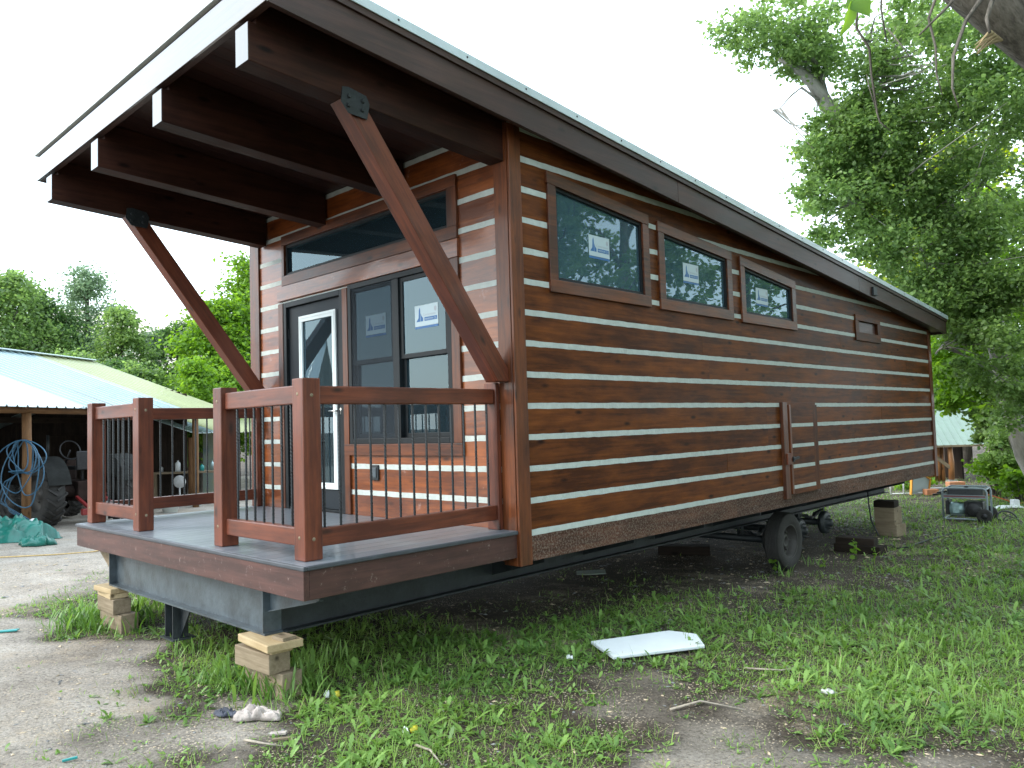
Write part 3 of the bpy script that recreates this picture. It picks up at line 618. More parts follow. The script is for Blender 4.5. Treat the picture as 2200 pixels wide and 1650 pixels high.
# ---------------------------------------------------------------- railings
PS = .125; YF = -1.744
def rail_post(parent, x1_, y0_):
    "x1_: +x face, y0_: -y face"
    p = MB(); p.box(x1_-PS, x1_, y0_, y0_+PS, DK+.001, 1.147); o = p.build('post', 'post', parent, .006)
    return o
def plug(parent, pts):
    p = MB()
    for (x, y, z, n) in pts: p.lathe([(0, .0015), (.011, .0015), (.012, 0)], (x, y, z), n, 10)
    return p.build('wood_plug', 'oldraw', parent)
def baluster(parent, x, y, z0, z1):
    p = MB(); n = int((z1-z0)/.0125); pts = []; rr_ = []
    vs = []; fs = []; seg = 8; nr = int((z1-z0)/.006)
    for i in range(nr+1):
        z = z0+(z1-z0)*i/nr
        for j in range(seg):
            th = 2*math.pi*j/seg; ph = (z/.024*2*math.pi+2*th)
            r = .0078+.0022*max(0, math.sin(ph))**2
            vs.append((x+r*math.cos(th), y+r*math.sin(th), z))
    for i in range(nr):
        for j in range(seg): fs.append((i*seg+j, i*seg+(j+1) % seg, (i+1)*seg+(j+1) % seg, (i+1)*seg+j))
    p.add(vs, fs, (0, 0, 1), smooth=True); return p.build('baluster', 'rebar', parent)
def railing_front(xa, xb, name):       # xa<xb : the +x faces of its two posts
    r = MB(); r.box(xa+.001, xb-PS-.001, YF+.028, YF+.095, .99, 1.108, d=(1, 0, 0)); 
    o = r.build(name, 'post', house, .008)
    r = MB(); r.box(xa+.001, xb-PS-.001, YF+.028, YF+.095, .112, .225); r.build('bottom_rail', 'post', o, .008)
    rail_post(o, xa, YF); rail_post(o, xb, YF)
    n = 7; sp = (xb-PS-xa)/(n+1)
    for i in range(n): baluster(o, xa+sp*(i+1), YF+.062, .224, .992)
    return o
railing_front(-1.21, -.13, 'railing'); railing_front(-3.8186, -2.7035, 'railing')
def railing_side(xc, outer, name):
    "runs along y from the front post to the wall; outer = +1 when the +x side faces out"
    r = MB(); y0_ = YF+PS+.001; y1_ = -.085
    x0_, x1_ = xc-.035, xc+.035
    r.box(x0_, x1_, y0_, y1_, .985, 1.10, d=(0, 1, 0)); 
    o = r.build(name, 'post', house, .008)
    r = MB(); r.box(x0_, x1_, y0_, y1_, .105, .218, d=(0, 1, 0)); r.build('bottom_rail', 'post', o, .008)
    return o
rs = railing_side(-.185, 1, 'railing')
p = MB(); p.prism([(-.255, -.165), (-.13, -.165), (-.13, -.04), (-.255, -.04)], 'z', DK+.001, 1.147, d=(0, 0, 1)); 
# wall post is notched behind the rail ends
rp = MB(); rp.box(-.255, -.151, -.084, -.041, DK+.001, 1.147); rp.box(-.255, -.131, -.165, -.0845, DK+.001, .104) if False else None
rp = MB(); rp.box(-.285, -.222, -.165, -.041, DK+.001, 1.147); rp.build('post', 'post', rs, .005) if False else None
rp = MB(); rp.box(-.255, -.13, -.084, -.0415, DK+.001, 1.1465, d=(0, 0, 1)); rp.build('post', 'post', rs, .005)
for i in range(13): baluster(rs, -.185, -1.569+i*.1196, .217, .987)
ls = railing_side(-3.8786, -1, 'railing')
rp = MB(); rp.box(-3.9436, -3.8186, -.084, -.0415, DK+.001, 1.1465, d=(0, 0, 1)); rp.build('post', 'post', ls, .005)
for i in range(13): baluster(ls, -3.8786, -1.569+i*.1196, .217, .987)
for xp in (-.13, -1.21, -2.7035, -3.8186):
    plug(house, [(xp-PS/2, YF, zz, (0, -1, 0)) for zz in (.17, 1.05)]+[(xp, YF+PS/2, zz, (1, 0, 0)) for zz in (.16, 1.04)])

# ---------------------------------------------------------------- porch roof, beams, braces
def fb(y): return 3.054-.0841*y         # fascia bottom
RX0, RX1, RY0, RY1 = -4.06, .2, -2.12, 10.53
def zbeam(y): return 2.972-.058*(y+2.13)
for xr in (-.02, -1.24, -2.475, -3.645):
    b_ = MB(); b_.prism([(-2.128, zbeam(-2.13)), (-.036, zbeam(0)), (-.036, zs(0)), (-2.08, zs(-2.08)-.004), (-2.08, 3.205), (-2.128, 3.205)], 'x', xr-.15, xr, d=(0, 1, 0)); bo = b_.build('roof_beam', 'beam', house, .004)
    b_ = MB(); b_.box(xr-.149, xr-.001, -2.1315, -2.1285, zbeam(-2.13)+.002, 3.2, d=(0, 0, 1)); b_.build('beam_end_cap', 'fascia', bo)
for xr in (-.03, -3.64):
    f_ = lambda z: -.2-.759*(z-1.216); g_ = lambda z: -.016-.759*(z-1.216)
    zt_ = lambda y: zbeam(y)-.001
    ya, yb_ = -1.488, -1.300
    b_ = MB(); b_.prism([(ya, zt_(ya)), (f_(1.150), 1.150), (-.037, 1.150), (-.037, 1.216+.021/.759), (yb_, zt_(yb_))], 'x', xr-.135, xr, d=(0, -.6, .8)); br = b_.build('brace', 'post', house, .004)
    b_ = MB(); xo = xr+.0105
    b_.prism([(-1.505, 2.906), (-1.451, 2.842), (-1.307, 2.835), (-1.286, 2.94), (-1.311, 2.99), (-1.447, 3.012), (-1.493, 3.003)], 'x', xr+.0102, xr+.017) 
    for yy, zz in ((-1.448, 2.952), (-1.453, 2.89), (-1.341, 2.946), (-1.346, 2.886)): b_.lathe([(0, .012), (.009, .012), (.013, .008), (.015, 0)], (xr+.017, yy, zz), (1, 0, 0), 6, smooth=False)
    b_.lathe([(0, .001), (.0, 0)], (xr+.017, -1.3, 2.9), (1, 0, 0), 3)
    b_.build('connector_plate', 'dsteel', br)
# roof: soffit boards, slab, fascias, metal
rf = MB(); nbd = 30; wv = (RX1-.04-RX0-.04)/nbd
for i in range(nbd):
    xx = RX0+.04+i*wv; ym = random.uniform(2, 6)
    for ya, yb_ in ((RY0+.04, ym), (ym, RY1-.04)):
        V8 = [(x, y, zs(y)+dz) for dz in (.001, .02) for y in (ya, yb_) for x in (xx+.0015, xx+wv-.0015)]
        rf.add(V8, [(0, 2, 3, 1), (4, 5, 7, 6), (0, 1, 5, 4), (2, 6, 7, 3), (0, 4, 6, 2), (1, 3, 7, 5)], (0, 1, 0))
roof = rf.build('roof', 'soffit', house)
sl = MB(); V8 = [(x, y, zz) for (y, za, zb_) in ((RY0+.03, zs(RY0)+.022, fb(RY0)+.255), (RY1-.03, zs(RY1)+.022, fb(RY1)+.255)) for zz in (za, zb_) for x in (RX0+.03, RX1-.03)]
sl.add(V8, [(0, 1, 3, 2), (4, 6, 7, 5), (0, 4, 5, 1), (2, 3, 7, 6), (0, 2, 6, 4), (1, 5, 7, 3)]); sl.build('roof_deck', 'oldraw', roof)
def slope_board(mb, x0_, x1_, y0_, y1_, lo, hi, **k):
    V8 = [(x, y, fb(y)+dz) for dz in (lo, hi) for y in (y0_, y1_) for x in (x0_, x1_)]
    mb.add(V8, [(0, 2, 3, 1), (4, 5, 7, 6), (0, 1, 5, 4), (2, 6, 7, 3), (0, 4, 6, 2), (1, 3, 7, 5)], (0, 1, 0), **k)
fa = MB()
for ya, yb_ in ((RY0-.002, 2.1), (2.103, 6.6), (6.603, RY1+.002)): slope_board(fa, RX1-.038, RX1, ya, yb_, 0, .205)
for ya, yb_ in ((RY0-.002, 3.1), (3.103, 7.4), (7.403, RY1+.002)): slope_board(fa, RX0, RX0+.038, ya, yb_, 0, .205)
ff = MB(); ff.box(RX0, RX1, RY0-.022, RY0-.003, fb(RY0)-.002, fb(RY0)+.21, d=(1, 0, 0)); ff.build('front_fascia', 'fascia', roof, .003); fa.box(RX0+.038, RX1-.038, RY0, RY0+.038, fb(RY0)+.002, fb(RY0)+.2, d=(1, 0, 0)); fa.box(RX0+.038, RX1-.038, RY1-.038, RY1, fb(RY1), fb(RY1)+.205, d=(1, 0, 0))
fa.build('fascia', 'sfascia', roof, .003)
fa = MB(); slope_board(fa, RX1-.02, RX1+.016, RY0-.002, RY1+.02, .2055, .262); slope_board(fa, RX0-.016, RX0+.02, RY0-.002, RY1+.02, .2055, .262)
fa.build('fascia_strip', 'sfascia', roof, .002)
fa = MB(); slope_board(fa, RX1+.0165, RX1+.026, RY0-.03, RY1+.05, .25, .315); slope_board(fa, RX0-.026, RX0-.0165, RY0-.03, RY1+.05, .25, .315); slope_board(fa, RX0-.0164, RX1+.0164, RY1+.021, RY1+.05, .25, .315)
fa.build('edge_trim', 'metalroof', roof, .002)
sb = MB()
for i in range(21):
    yy = RY0+.3+i*.6; sb.lathe([(0, .006), (.006, .005), (.008, 0)], (RX1+.026, yy, fb(yy)+.285), (1, 0, 0), 8)
sb.build('trim_screw', 'dsteel', roof)
fa = MB(); fa.box(RX0-.016, RX1+.016, RY0-.04, RY0-.003, fb(RY0)+.235, fb(RY0)+.375, d=(1, 0, 0)); fa.build('front_flashing', 'flash', roof, .004)
fa = MB(); slope_board(fa, RX0-.0162, RX1+.0162, RY0-.002, RY1+.0205, .2665, .298)
xx = RX0
while xx < RX1: slope_board(fa, xx, xx+.03, RY0-.001, RY1+.02, .2985, .318); xx += .23
fa.build('roof_sheet', 'metalroof', roof)
bx = MB(); bx.box(RX1+.0005, RX1+.03, 7.06, 7.2, fb(7.1)+.03, fb(7.1)+.15, d=(0, 1, 0)); bx.build('fascia_box', 'dsteel', roof, .004)

# ---------------------------------------------------------------- steel trailer frame
FZ = -.48; fx0, fx1 = -3.33, -.63; fy0, fy1 = -1.76, 9.55
c = MB()
def ibeam_y(x, y0_, y1_):
    c.box(x-.004, x+.004, y0_, y1_, FZ+.012, ZB-.018); c.box(x-.075, x+.075, y0_, y1_, FZ, FZ+.012); c.box(x-.075, x+.075, y0_, y1_, ZB-.018, ZB-.006)
ibeam_y(fx1, fy0+.132, fy1); ibeam_y(fx0, fy0+.132, fy1)
chs = c.build('steel_frame', 'dsteel', house); c = MB()
c.box(fx0, fx1+.0, fy0+.06, fy0+.068, FZ+.013, -.172); c.box(fx0-.01, fx1+.03, fy0, fy0+.13, FZ-.0, FZ+.0125, d=(1, 0, 0)); c.box(fx0, fx1, fy0+.0, fy0+.13, -.186, -.174, d=(1, 0, 0))
c.box(fx0-.008, fx0, fy0+.0, fy0+.13, FZ+.013, -.187); c.box(fx1, fx1+.009, fy0+.0, fy0+.13, FZ+.013, -.187)
c.build('front_crossmember', 'steel', chs); c = MB()
for yy in np.arange(.3, 9.5, 1.2): c.box(fx0+.08, fx1-.08, yy, yy+.008, FZ+.08, ZB-.02); 
for yy in np.arange(.3, 9.5, 1.2):
    for s0, s1 in ((fx1+.01, -.03), (fx0-.01, -3.97)):
        c.prism([(s0, ZB-.2), (s0, ZB-.008), (s1, ZB-.008), (s1, ZB-.04)], 'y', yy, yy+.006)
c.build('crossmembers', 'dsteel', chs)
c = MB(); c.prism([(fx1+.01, -.335), (fx1+.01, -.173), (-.04, -.173), (-.04, -.20)], 'y', fy0+.05, fy0+.058); c.prism([(fx1+.01, -.335), (-.04, -.20), (-.04, -.194), (fx1+.01, -.329)], 'y', fy0+.03, fy0+.08); c.build('outrigger', 'steel', chs)
c = MB(); c.prism([(fx0-.01, -.40), (fx0-.01, -.173), (-3.72, -.173), (-3.72, -.20)], 'y', fy0+.04, fy0+.055); c.build('outrigger', 'oldraw', chs)
# hitch bracket under the cross beam
c = MB(); c.box(-2.20, -2.19, fy0+.02, fy0+.14, -.74, FZ-.001); c.box(-2.06, -2.05, fy0+.02, fy0+.14, -.74, FZ-.001); c.box(-2.25, -2.0, fy0-.0, fy0+.18, -.752, -.741, d=(1, 0, 0)); c.prism([(-2.049, FZ-.001), (-1.86, FZ-.001), (-2.049, -.73)], 'y', fy0+.08, fy0+.09)
c.prism([(-2.201, FZ-.001), (-2.27, FZ-.001), (-2.201, -.58)], 'y', fy0+.08, fy0+.09); c.build('hitch_bracket', 'dsteel', chs)
# belly (dark underside)
c = MB(); c.box(-3.97, -.03, .01, LY-.03, ZB+.001, ZB+.009); c.build('belly_sheet', 'dsteel', house)
# axles, springs, hubs and the wheels
AX = [4.95, 5.78, 6.6]
for i, ya in enumerate(AX):
    za = -.69+.02*i
    a_ = MB(); a_.tube([(-3.55, ya, za), (-.42, ya, za)], .045, 12); ao = a_.build('axle', 'dsteel', house)
    for s_ in (fx1, fx0):
        a_ = MB()
        pts = [(s_, ya+dy, za+.06-.16*(1-(dy/.4)**2)*.0+.09*(dy/.4)**2) for dy in np.linspace(-.38, .38, 9)]
        for k in range(4):
            pk = [(p_[0], ya+(p_[1]-ya)*(1-.2*k), p_[2]-.009*k) for p_ in pts]
            for p_, q_ in zip(pk[:-1], pk[1:]): a_.beam(p_, q_, .05, .008)
        a_.box(s_-.03, s_-.02, ya-.42, ya-.36, za+.1, FZ); a_.box(s_+.02, s_+.03, ya-.42, ya-.36, za+.1, FZ); a_.box(s_-.03, s_-.02, ya+.36, ya+.42, za+.1, FZ); a_.box(s_+.02, s_+.03, ya+.36, ya+.42, za+.1, FZ)
        a_.box(s_-.035, s_+.035, ya-.05, ya+.05, za+.03, za+.075)
        a_.build('leaf_spring', 'dsteel', ao)
    for s_, dr_ in ((-.42, 1), (-3.55, -1)):
        a_ = MB(); a_.lathe([(0, -.06), (.14, -.06), (.155, -.05), (.155, .01), (.12, .02), (.06, .03), (.05, .08), (.03, .095), (0, .095)], (s_, ya, za), (dr_, 0, 0), 20)
        for k in range(5):
            th = k*2*math.pi/5; a_.tube([(s_, ya+.09*math.cos(th), za+.09*math.sin(th)), (s_+dr_*.06, ya+.09*math.cos(th), za+.09*math.sin(th))], .008, 6)
        a_.build('hub', 'dsteel', ao)
def wheel(x, y, z, dr_, R_=.355, w_=.2, tilt=0):
    t = MB(); prof = [(.19, -w_*.42), (.22, -w_*.5), (.29, -w_*.52), (R_-.03, -w_*.47), (R_-.006, -w_*.36)]
    for k in range(-3, 4):
        a = k*w_*.1; prof += [(R_, a-w_*.035), (R_, a+w_*.035), (R_-.008, a+w_*.04), (R_-.008, a+w_*.06)]
    prof += [(R_-.006, w_*.36), (R_-.03, w_*.47), (.29, w_*.52), (.22, w_*.5), (.19, w_*.42)]
    t.lathe(prof, (x, y, z), (dr_, 0, 0), 40); wo = t.build('wheel', 'tyre', house)
    t = MB(); t.lathe([(.195, w_*.44), (.205, w_*.47), (.20, w_*.40), (.185, w_*.3), (.175, .0), (.17, -.02), (.09, .01), (.075, .03), (.05, .035), (.045, -.03), (0, -.03)], (x, y, z), (dr_, 0, 0), 32)
    for k in range(5):
        th = k*2*math.pi/5; t.tube([(x, y+.11*math.cos(th), z+.11*math.sin(th)), (x+dr_*.03, y+.11*math.cos(th), z+.11*math.sin(th))], .011, 6)
    t.build('rim', 'rim_w', wo)
    return wo
wheel(-.27, AX[0], -1.04+.352, 1); wheel(-3.7, AX[0], -1.04+.352, -1); wheel(-3.7, AX[1], -1.04+.352, -1)
c = MB(); c.tube([(-.45, 8.3, ZB-.0), (-.45, 8.32, -.55), (-.40, 8.25, -.8), (-.25, 8.1, -1.0)], .012, 8); c.build('hanging_cable', 'cord', house)

# ================================================================ SURROUNDINGS
def xf(mb, o, ex, ey, ez):
    "move a mesh built in local axes to world axes"
    ex, ey, ez, o = map(lambda q: np.array(q, float), (ex, ey, ez, o))
    mb.v = [tuple(o+ex*p[0]+ey*p[1]+ez*p[2]) for p in mb.v]; return mb
DRV = np.array([-.60086, .79935, 0]); NV = np.array([-.79935, -.60086, 0]); EZ = np.array([0, 0, 1.])
def shed(name, label, E0, run, rise, l0, l1, ez_, spans, posts_at, header=True):
    "E0 eave origin (ground xy), eave along DRV from l0 to l1, roof rises along NV"
    r = thing(name, tuple(E0[:2])+(float(gz(E0[0], E0[1])),), label, 'shed')
    O = np.array([E0[0], E0[1], 0]); nm = []
    for (a, b, mt) in spans:
        V_ = []; m_ = MB(); xs = []; x = a
        while x < b-1e-6: xs += [(x, 0), (x+.19, 0), (x+.205, .032), (x+.235, .032)]; x += .25
        xs.append((b, 0))
        for (u0, z0_), (u1, z1_) in ((( -.25, -.25*rise/run), (run, rise)), ((run+.001, rise), (2*run, 0))):
            vs = [(x_, u_, ez_+zz+dz) for (u_, zz) in ((u0, z0_), (u1, z1_)) for (x_, dz) in xs]+[(x_, u_, ez_+zz+dz-.012) for (u_, zz) in ((u0, z0_), (u1, z1_)) for (x_, dz) in xs]
            n = len(xs); fs = [(i, i+1, n+i+1, n+i) for i in range(n-1)]+[(2*n+i, 3*n+i, 3*n+i+1, 2*n+i+1) for i in range(n-1)]+[(i, 2*n+i, 2*n+i+1, i+1) for i in range(n-1)]+[(0, n, 3*n, 2*n), (n-1, 3*n-1, 4*n-1, 2*n-1)]
            m_.add(vs, fs, (0, 1, 0))
        nm.append((m_, mt))
    m0 = xf(nm[0][0], O, DRV, NV, EZ).build('roof', nm[0][1], r)
    for m_, mt in nm[1:]: xf(m_, O, DRV, NV, EZ).build('roof_sheet', mt, m0)
    m_ = MB(); m_.beam((l0, run, ez_+rise+.035), (l1, run, ez_+rise+.035), .34, .03); xf(m_, O, DRV, NV, EZ).build('ridge_cap', 'metalroof', m0, .01)
    if header:
        m_ = MB(); m_.tube([(l0, 0, ez_-.14), (l1, 0, ez_-.14)], .075, 10, rough=.04); xf(m_, O, DRV, NV, EZ).build('header_log', 'pole', r)
        m_ = MB(); x = l0+.3
        while x < l1: m_.tube([(x, -.16, ez_-.09-.04*rise/run), (x, run, ez_+rise-.06)], .05, 8); x += .9
        xf(m_, O, DRV, NV, EZ).build('rafters', 'pole', r)
    for p in posts_at:
        q = O+DRV*p; zz = float(gz(q[0], q[1])); m_ = MB()
        m_.tube([(q[0], q[1], zz-.1), (q[0]+.012, q[1], zz+.9), (q[0]-.008, q[1]+.01, zz+1.6), (q[0], q[1], ez_-.2)], [.082, .076, .08, .078], 12, rough=.03); m_.build('post', 'pole', r)
    return r, O
ez1 = 1.53
sh1, O1 = shed('open_shed', 'open-sided pole shed with shiny corrugated metal roof sheltering a tractor, left of the porch', (-12.404, -.087), 4.0, 1.5, -5.0, 7.5, ez1, [(-5., 1.1, 'metalroof'), (1.1, 5.0, 'shedroof'), (5.0, 7.5, 'shedyellow')], [-4., 0, 5.95])
m_ = MB(); L_ = O1
x = .6
while x < 7.5: m_.box(x, x+.195, 7.4, 7.43, -1.2, ez1+.1, d=(0, 0, 1)); x += .2
xf(m_, O1, DRV, NV, EZ).build('back_wall', 'barn', sh1)
m_ = MB(); x = 1.0
while x < 7.4:
    m_.box(7.3, 7.33, x, x+.195, -1.2, ez1+rise_ if False else ez1+.2+1.1*(1-abs(x-4)/4), d=(0, 0, 1)); x += .2
xf(m_, O1, DRV, NV, EZ).build('end_wall', 'barn', sh1)
m_ = MB(); m_.beam((1.5, 3.6, ez1-.1), (3.4, 5.0, ez1-.8), .1, .1); m_.beam((0, 3.8, ez1-.2), (7.3, 3.8, ez1-.2), .14, .14); xf(m_, O1, DRV, NV, EZ).build('tie_beam', 'barn', sh1)
# second shed
_e2 = at(397, 928, 21.2)
sh2, O2 = shed('lean_to_shed', 'smaller low shed with striped pale metal roof behind the first shed, over a workbench', (_e2[0], _e2[1]), 3.3, 1.15, 0, 7.0, _e2[2]+.05, [(0, 1.2, 'shedroof'), (1.2, 7., 'shedyellow')], [.3, 4.5], header=False)
m_ = MB(); x = -1.
while x < 7: m_.box(x, x+.195, 3.2, 3.23, -1.2, _e2[2]+.0, d=(0, 0, 1)); x += .2
xf(m_, O2, DRV, NV, EZ).build('back_wall', 'barn', sh2)
def flat_panel(name, mt, px, d, label, cat, group=None):
    (u0, v0, u1, v1) = px; m_ = MB(); a, b, c_, e_ = at(u0, v0, d), at(u1, v0, d), at(u1, v1, d), at(u0, v1, d); k = FW*.02
    m_.add([a, b, c_, e_, a+k, b+k, c_+k, e_+k], [(0, 3, 2, 1), (4, 5, 6, 7), (0, 1, 5, 4), (1, 2, 6, 5), (2, 3, 7, 6), (3, 0, 4, 7)]); o = m_.build(name, mt); tag(o, label, cat, group); return o
flat_panel('wall_sheet', 'panel', (349, 930, 396, 1090), 23.4, 'pale grey-green sheet standing behind the hanging bulb in the shed', 'sheet')
flat_panel('wall_sheet', 'bluesheet', (436, 932, 475, 1090), 23.6, 'blue-grey sheet fading to yellow-green at right of the shed workbench', 'sheet')
# hanging bulb
p = at(372, 958, 22.6); m_ = MB(); m_.lathe([(0, .06), (.02, .055), (.035, .02), (.045, -.02), (.03, -.055), (0, -.065)], p, (0, 0, 1), 14); bo = m_.build('hanging_bulb', 'bulb'); tag(bo, 'round white bulb hanging on a wire in front of a pale sheet', 'light bulb')
m_ = MB(); m_.tube([p+(0, 0, .06), p+(0, 0, .42)], .008, 6); m_.build('wire', 'cord', bo)
# workbench
wb = at(405, 1012, 21.8); t_ = thing('workbench', tuple(wb[:2])+(-1.04,), 'cluttered plank workbench under the low shed, seen through the far railing', 'workbench')
wx, wy = RT*np.array([1, 1, 0]), np.array([FW[0], FW[1], 0]); wx = wx/np.linalg.norm(wx); wy = wy/np.linalg.norm(wy)
m_ = MB(); m_.box(-.9, 1.0, -.35, .35, -.05, 0); xf(m_, wb, wx, wy, EZ).build('table_top', 'oldraw', t_)
for a, b in ((-.8, -.28), (-.8, .28), (.9, -.28), (.9, .28)):
    m_ = MB(); m_.box(a-.04, a+.04, b-.04, b+.04, -1.04-wb[2], -.051); xf(m_, wb, wx, wy, EZ).build('leg', 'oldraw', t_)
ITEMS = [(-.75, .0, .05, .14, 'sack', 'jar', 'grey jar at the left end of the shed workbench'), (-.25, -.1, .07, .30, 'plastic', 'jug', 'tall white jug on the shed workbench left of the round post'), (.15, .05, .09, .22, 'plastic', 'jug', 'short wide white jug on the shed workbench right of the round post'),
         (.42, -.12, .06, .18, 'teal', 'can', 'small teal can on the shed workbench'), (.62, .1, .05, .26, 'alu', 'can', 'tall silvery can on the shed workbench'), (.8, -.05, .08, .15, 'engine', 'can', 'squat black can at the right end of the shed workbench')]
for (a, b, r_, h_, mt, nm_, lb) in ITEMS:
    m_ = MB(); m_.lathe([(0, 0), (r_, 0), (r_, h_*.7), (r_*.8, h_*.82), (r_*.35, h_*.88), (r_*.35, h_), (0, h_)], wb+wx*a+wy*b+EZ*.001, (0, 0, 1), 16); o = m_.build(nm_, mt); tag(o, lb, nm_)
p = at(386, 1035, 21.0); m_ = MB(); m_.lathe([(0, -.01), (.16, -.012), (.17, 0), (.16, .012), (0, .01)], p, tuple(-FW), 24); m_.tube([p+(0, 0, -.16), (p[0], p[1], -1.0)], .02, 8); o = m_.build('disc_fan', 'sack'); tag(o, 'pale round disc on a thin stand in front of the shed workbench', 'fan')
for (u, v, d, r_, h_, mt, lb) in ((424, 1062, 20.5, .13, .3, 'plastic', 'white bucket standing right of the round shed post'), (366, 1112, 19.0, .2, .2, 'white', 'low pale blue tub beyond the far edge of the deck')):
    q = at(u, v, d); zz = float(gz(q[0], q[1])); m_ = MB(); m_.lathe([(0, 0), (r_*.8, 0), (r_, h_), (r_*1.05, h_), (r_*1.05, h_+.015), (r_*.96, h_+.015), (r_*.76, .02), (0, .02)], (q[0], q[1], zz), (0, 0, 1), 20); o = m_.build('bucket', mt); tag(o, lb, 'bucket')
# timber clutter beside the tractor
# ---------------------------------------------------------------- tractor
tc_ = at(92, 1073, 15.4); tg = float(gz(tc_[0], tc_[1])); RW = .66; tc_[2] = tg+RW
ty = -(FW*np.array([1, 1, 0]))*.80-RT*np.array([1, 1, 0])*.6; ty[2] = 0; ty /= np.linalg.norm(ty); tx = np.array([-ty[1], ty[0], 0])
if tx@RT > 0: tx = -tx
tr = thing('tractor', (tc_[0], tc_[1], tg), 'old dusty farm tractor with a large lugged rear tyre, parked in the open shed', 'tractor')
def TB(m_, name, mt, par=None, bev=0): return xf(m_, tc_, tx, ty, EZ).build(name, mt, par or tr, bev)
def tractor_wheel(cx_, cy_, r_, w_, out):
    m_ = MB(); cz_ = r_-RW
    m_.lathe([(r_*.55, -w_*.4), (r_*.62, -w_*.5), (r_*.88, -w_*.5), (r_*.96, -w_*.42), (r_*.97, 0), (r_*.96, w_*.42), (r_*.88, w_*.5), (r_*.62, w_*.5), (r_*.55, w_*.4)], (cx_, cy_, cz_), (0, 1, 0), 40)
    nl = 20
    for k in range(nl):
        for s_ in (-1, 1):
            th = 2*math.pi*(k+.5*(s_ > 0))/nl; th2 = th+.2
            p0 = np.array([cx_+r_*.985*math.cos(th), cy_+s_*w_*.5, cz_+r_*.955*math.sin(th)]); p1 = np.array([cx_+r_*.985*math.cos(th2), cy_+s_*.0, cz_+r_*.985*math.sin(th2)])
            m_.beam(p0, p1, .035, .05, up=(math.cos(th), 0, math.sin(th)))
            p2 = np.array([cx_+r_*.87*math.cos(th-.03), cy_+s_*w_*.51, cz_+r_*.87*math.sin(th-.03)]); m_.beam(p2, p0, .035, .03, up=(math.cos(th), 0, math.sin(th)))
    wo = TB(m_, 'wheel', 'tyre')
    m_ = MB(); m_.lathe([(r_*.57, w_*.42), (r_*.55, w_*.2), (r_*.5, w_*.1), (r_*.2, w_*.05), (r_*.18, w_*.2), (0, w_*.22)], (cx_, cy_, cz_), (0, out, 0), 32)
    for k in range(6):
        th = k*math.pi/3; m_.tube([(cx_+r_*.3*math.cos(th), cy_+out*w_*.06, cz_+r_*.3*math.sin(th)), (cx_+r_*.3*math.cos(th), cy_+out*w_*.14, cz_+r_*.3*math.sin(th))], .015, 6)
    TB(m_, 'rim', 'rim_w', wo)
tractor_wheel(0, 0, RW, .34, 1); tractor_wheel(0, -1.5, RW, .34, -1); tractor_wheel(1.9, -.15, .38, .2, 1); tractor_wheel(1.9, -1.35, .38, .2, -1)
m_ = MB(); m_.tube([(0, -.2, 0), (0, -1.3, 0)], .11, 12); m_.box(-.25, .7, -.95, -.55, -.2, .2); m_.box(.7, 2.2, -.93, -.57, -.1, .15); m_.tube([(1.9, -.2, -.28), (1.9, -1.3, -.28)], .05, 8); TB(m_, 'chassis', 'tractor', bev=.02)
m_ = MB(); m_.box(.75, 2.25, -1.0, -.5, .16, .62); TB(m_, 'hood', 'tractor', bev=.06)
for s_ in (-.02, -1.48):
    m_ = MB()
    pts = [(RW*1.08*math.cos(a), RW*1.08*math.sin(a)) for a in np.linspace(2.9, .7, 12)]
    inn = [(RW*1.05*math.cos(a), RW*1.05*math.sin(a)) for a in np.linspace(.7, 2.9, 12)]
    m_.prism(pts+inn, 'y', s_-.2, s_+.2)
    m_.prism([(RW*1.08*math.cos(a), RW*1.08*math.sin(a)) for a in np.linspace(2.9, .7, 12)], 'y', (s_-.22 if s_ > -1 else s_+.2), (s_-.2 if s_ > -1 else s_+.22))
    TB(m_, 'fender', 'fender')
m_ = MB(); m_.box(-.2, .2, -.97, -.53, .42, .5); m_.box(-.26, -.2, -.97, -.53, .42, .8); m_.box(-.03, .03, -.78, -.72, .2, .42); TB(m_, 'seat', 'engine', bev=.02)
m_ = MB(); th = np.linspace(0, 2*math.pi, 25); m_.tube([(.55+.07*math.sin(a), -.75+.2*math.cos(a), .82+.19*math.sin(a)) for a in th], .014, 6, cap=False); m_.tube([(.55, -.75, .82), (.75, -.75, .55)], .018, 6); TB(m_, 'steering_wheel', 'engine')
m_ = MB(); m_.tube([(1.6, -.75, .6), (1.6, -.75, 1.15)], .03, 8); TB(m_, 'exhaust', 'dsteel')
m_ = MB(); m_.beam((-.3, -.5, -.1), (-.95, -.5, -.35), .06, .05); m_.beam((-.3, -1.0, -.1), (-.95, -1.0, -.35), .06, .05); m_.box(-1.02, -.92, -1.2, -.3, -.42, -.3); m_.beam((-.25, -.75, .2), (-.95, -.75, -.05), .05, .05); TB(m_, 'linkage', 'red', bev=.01)
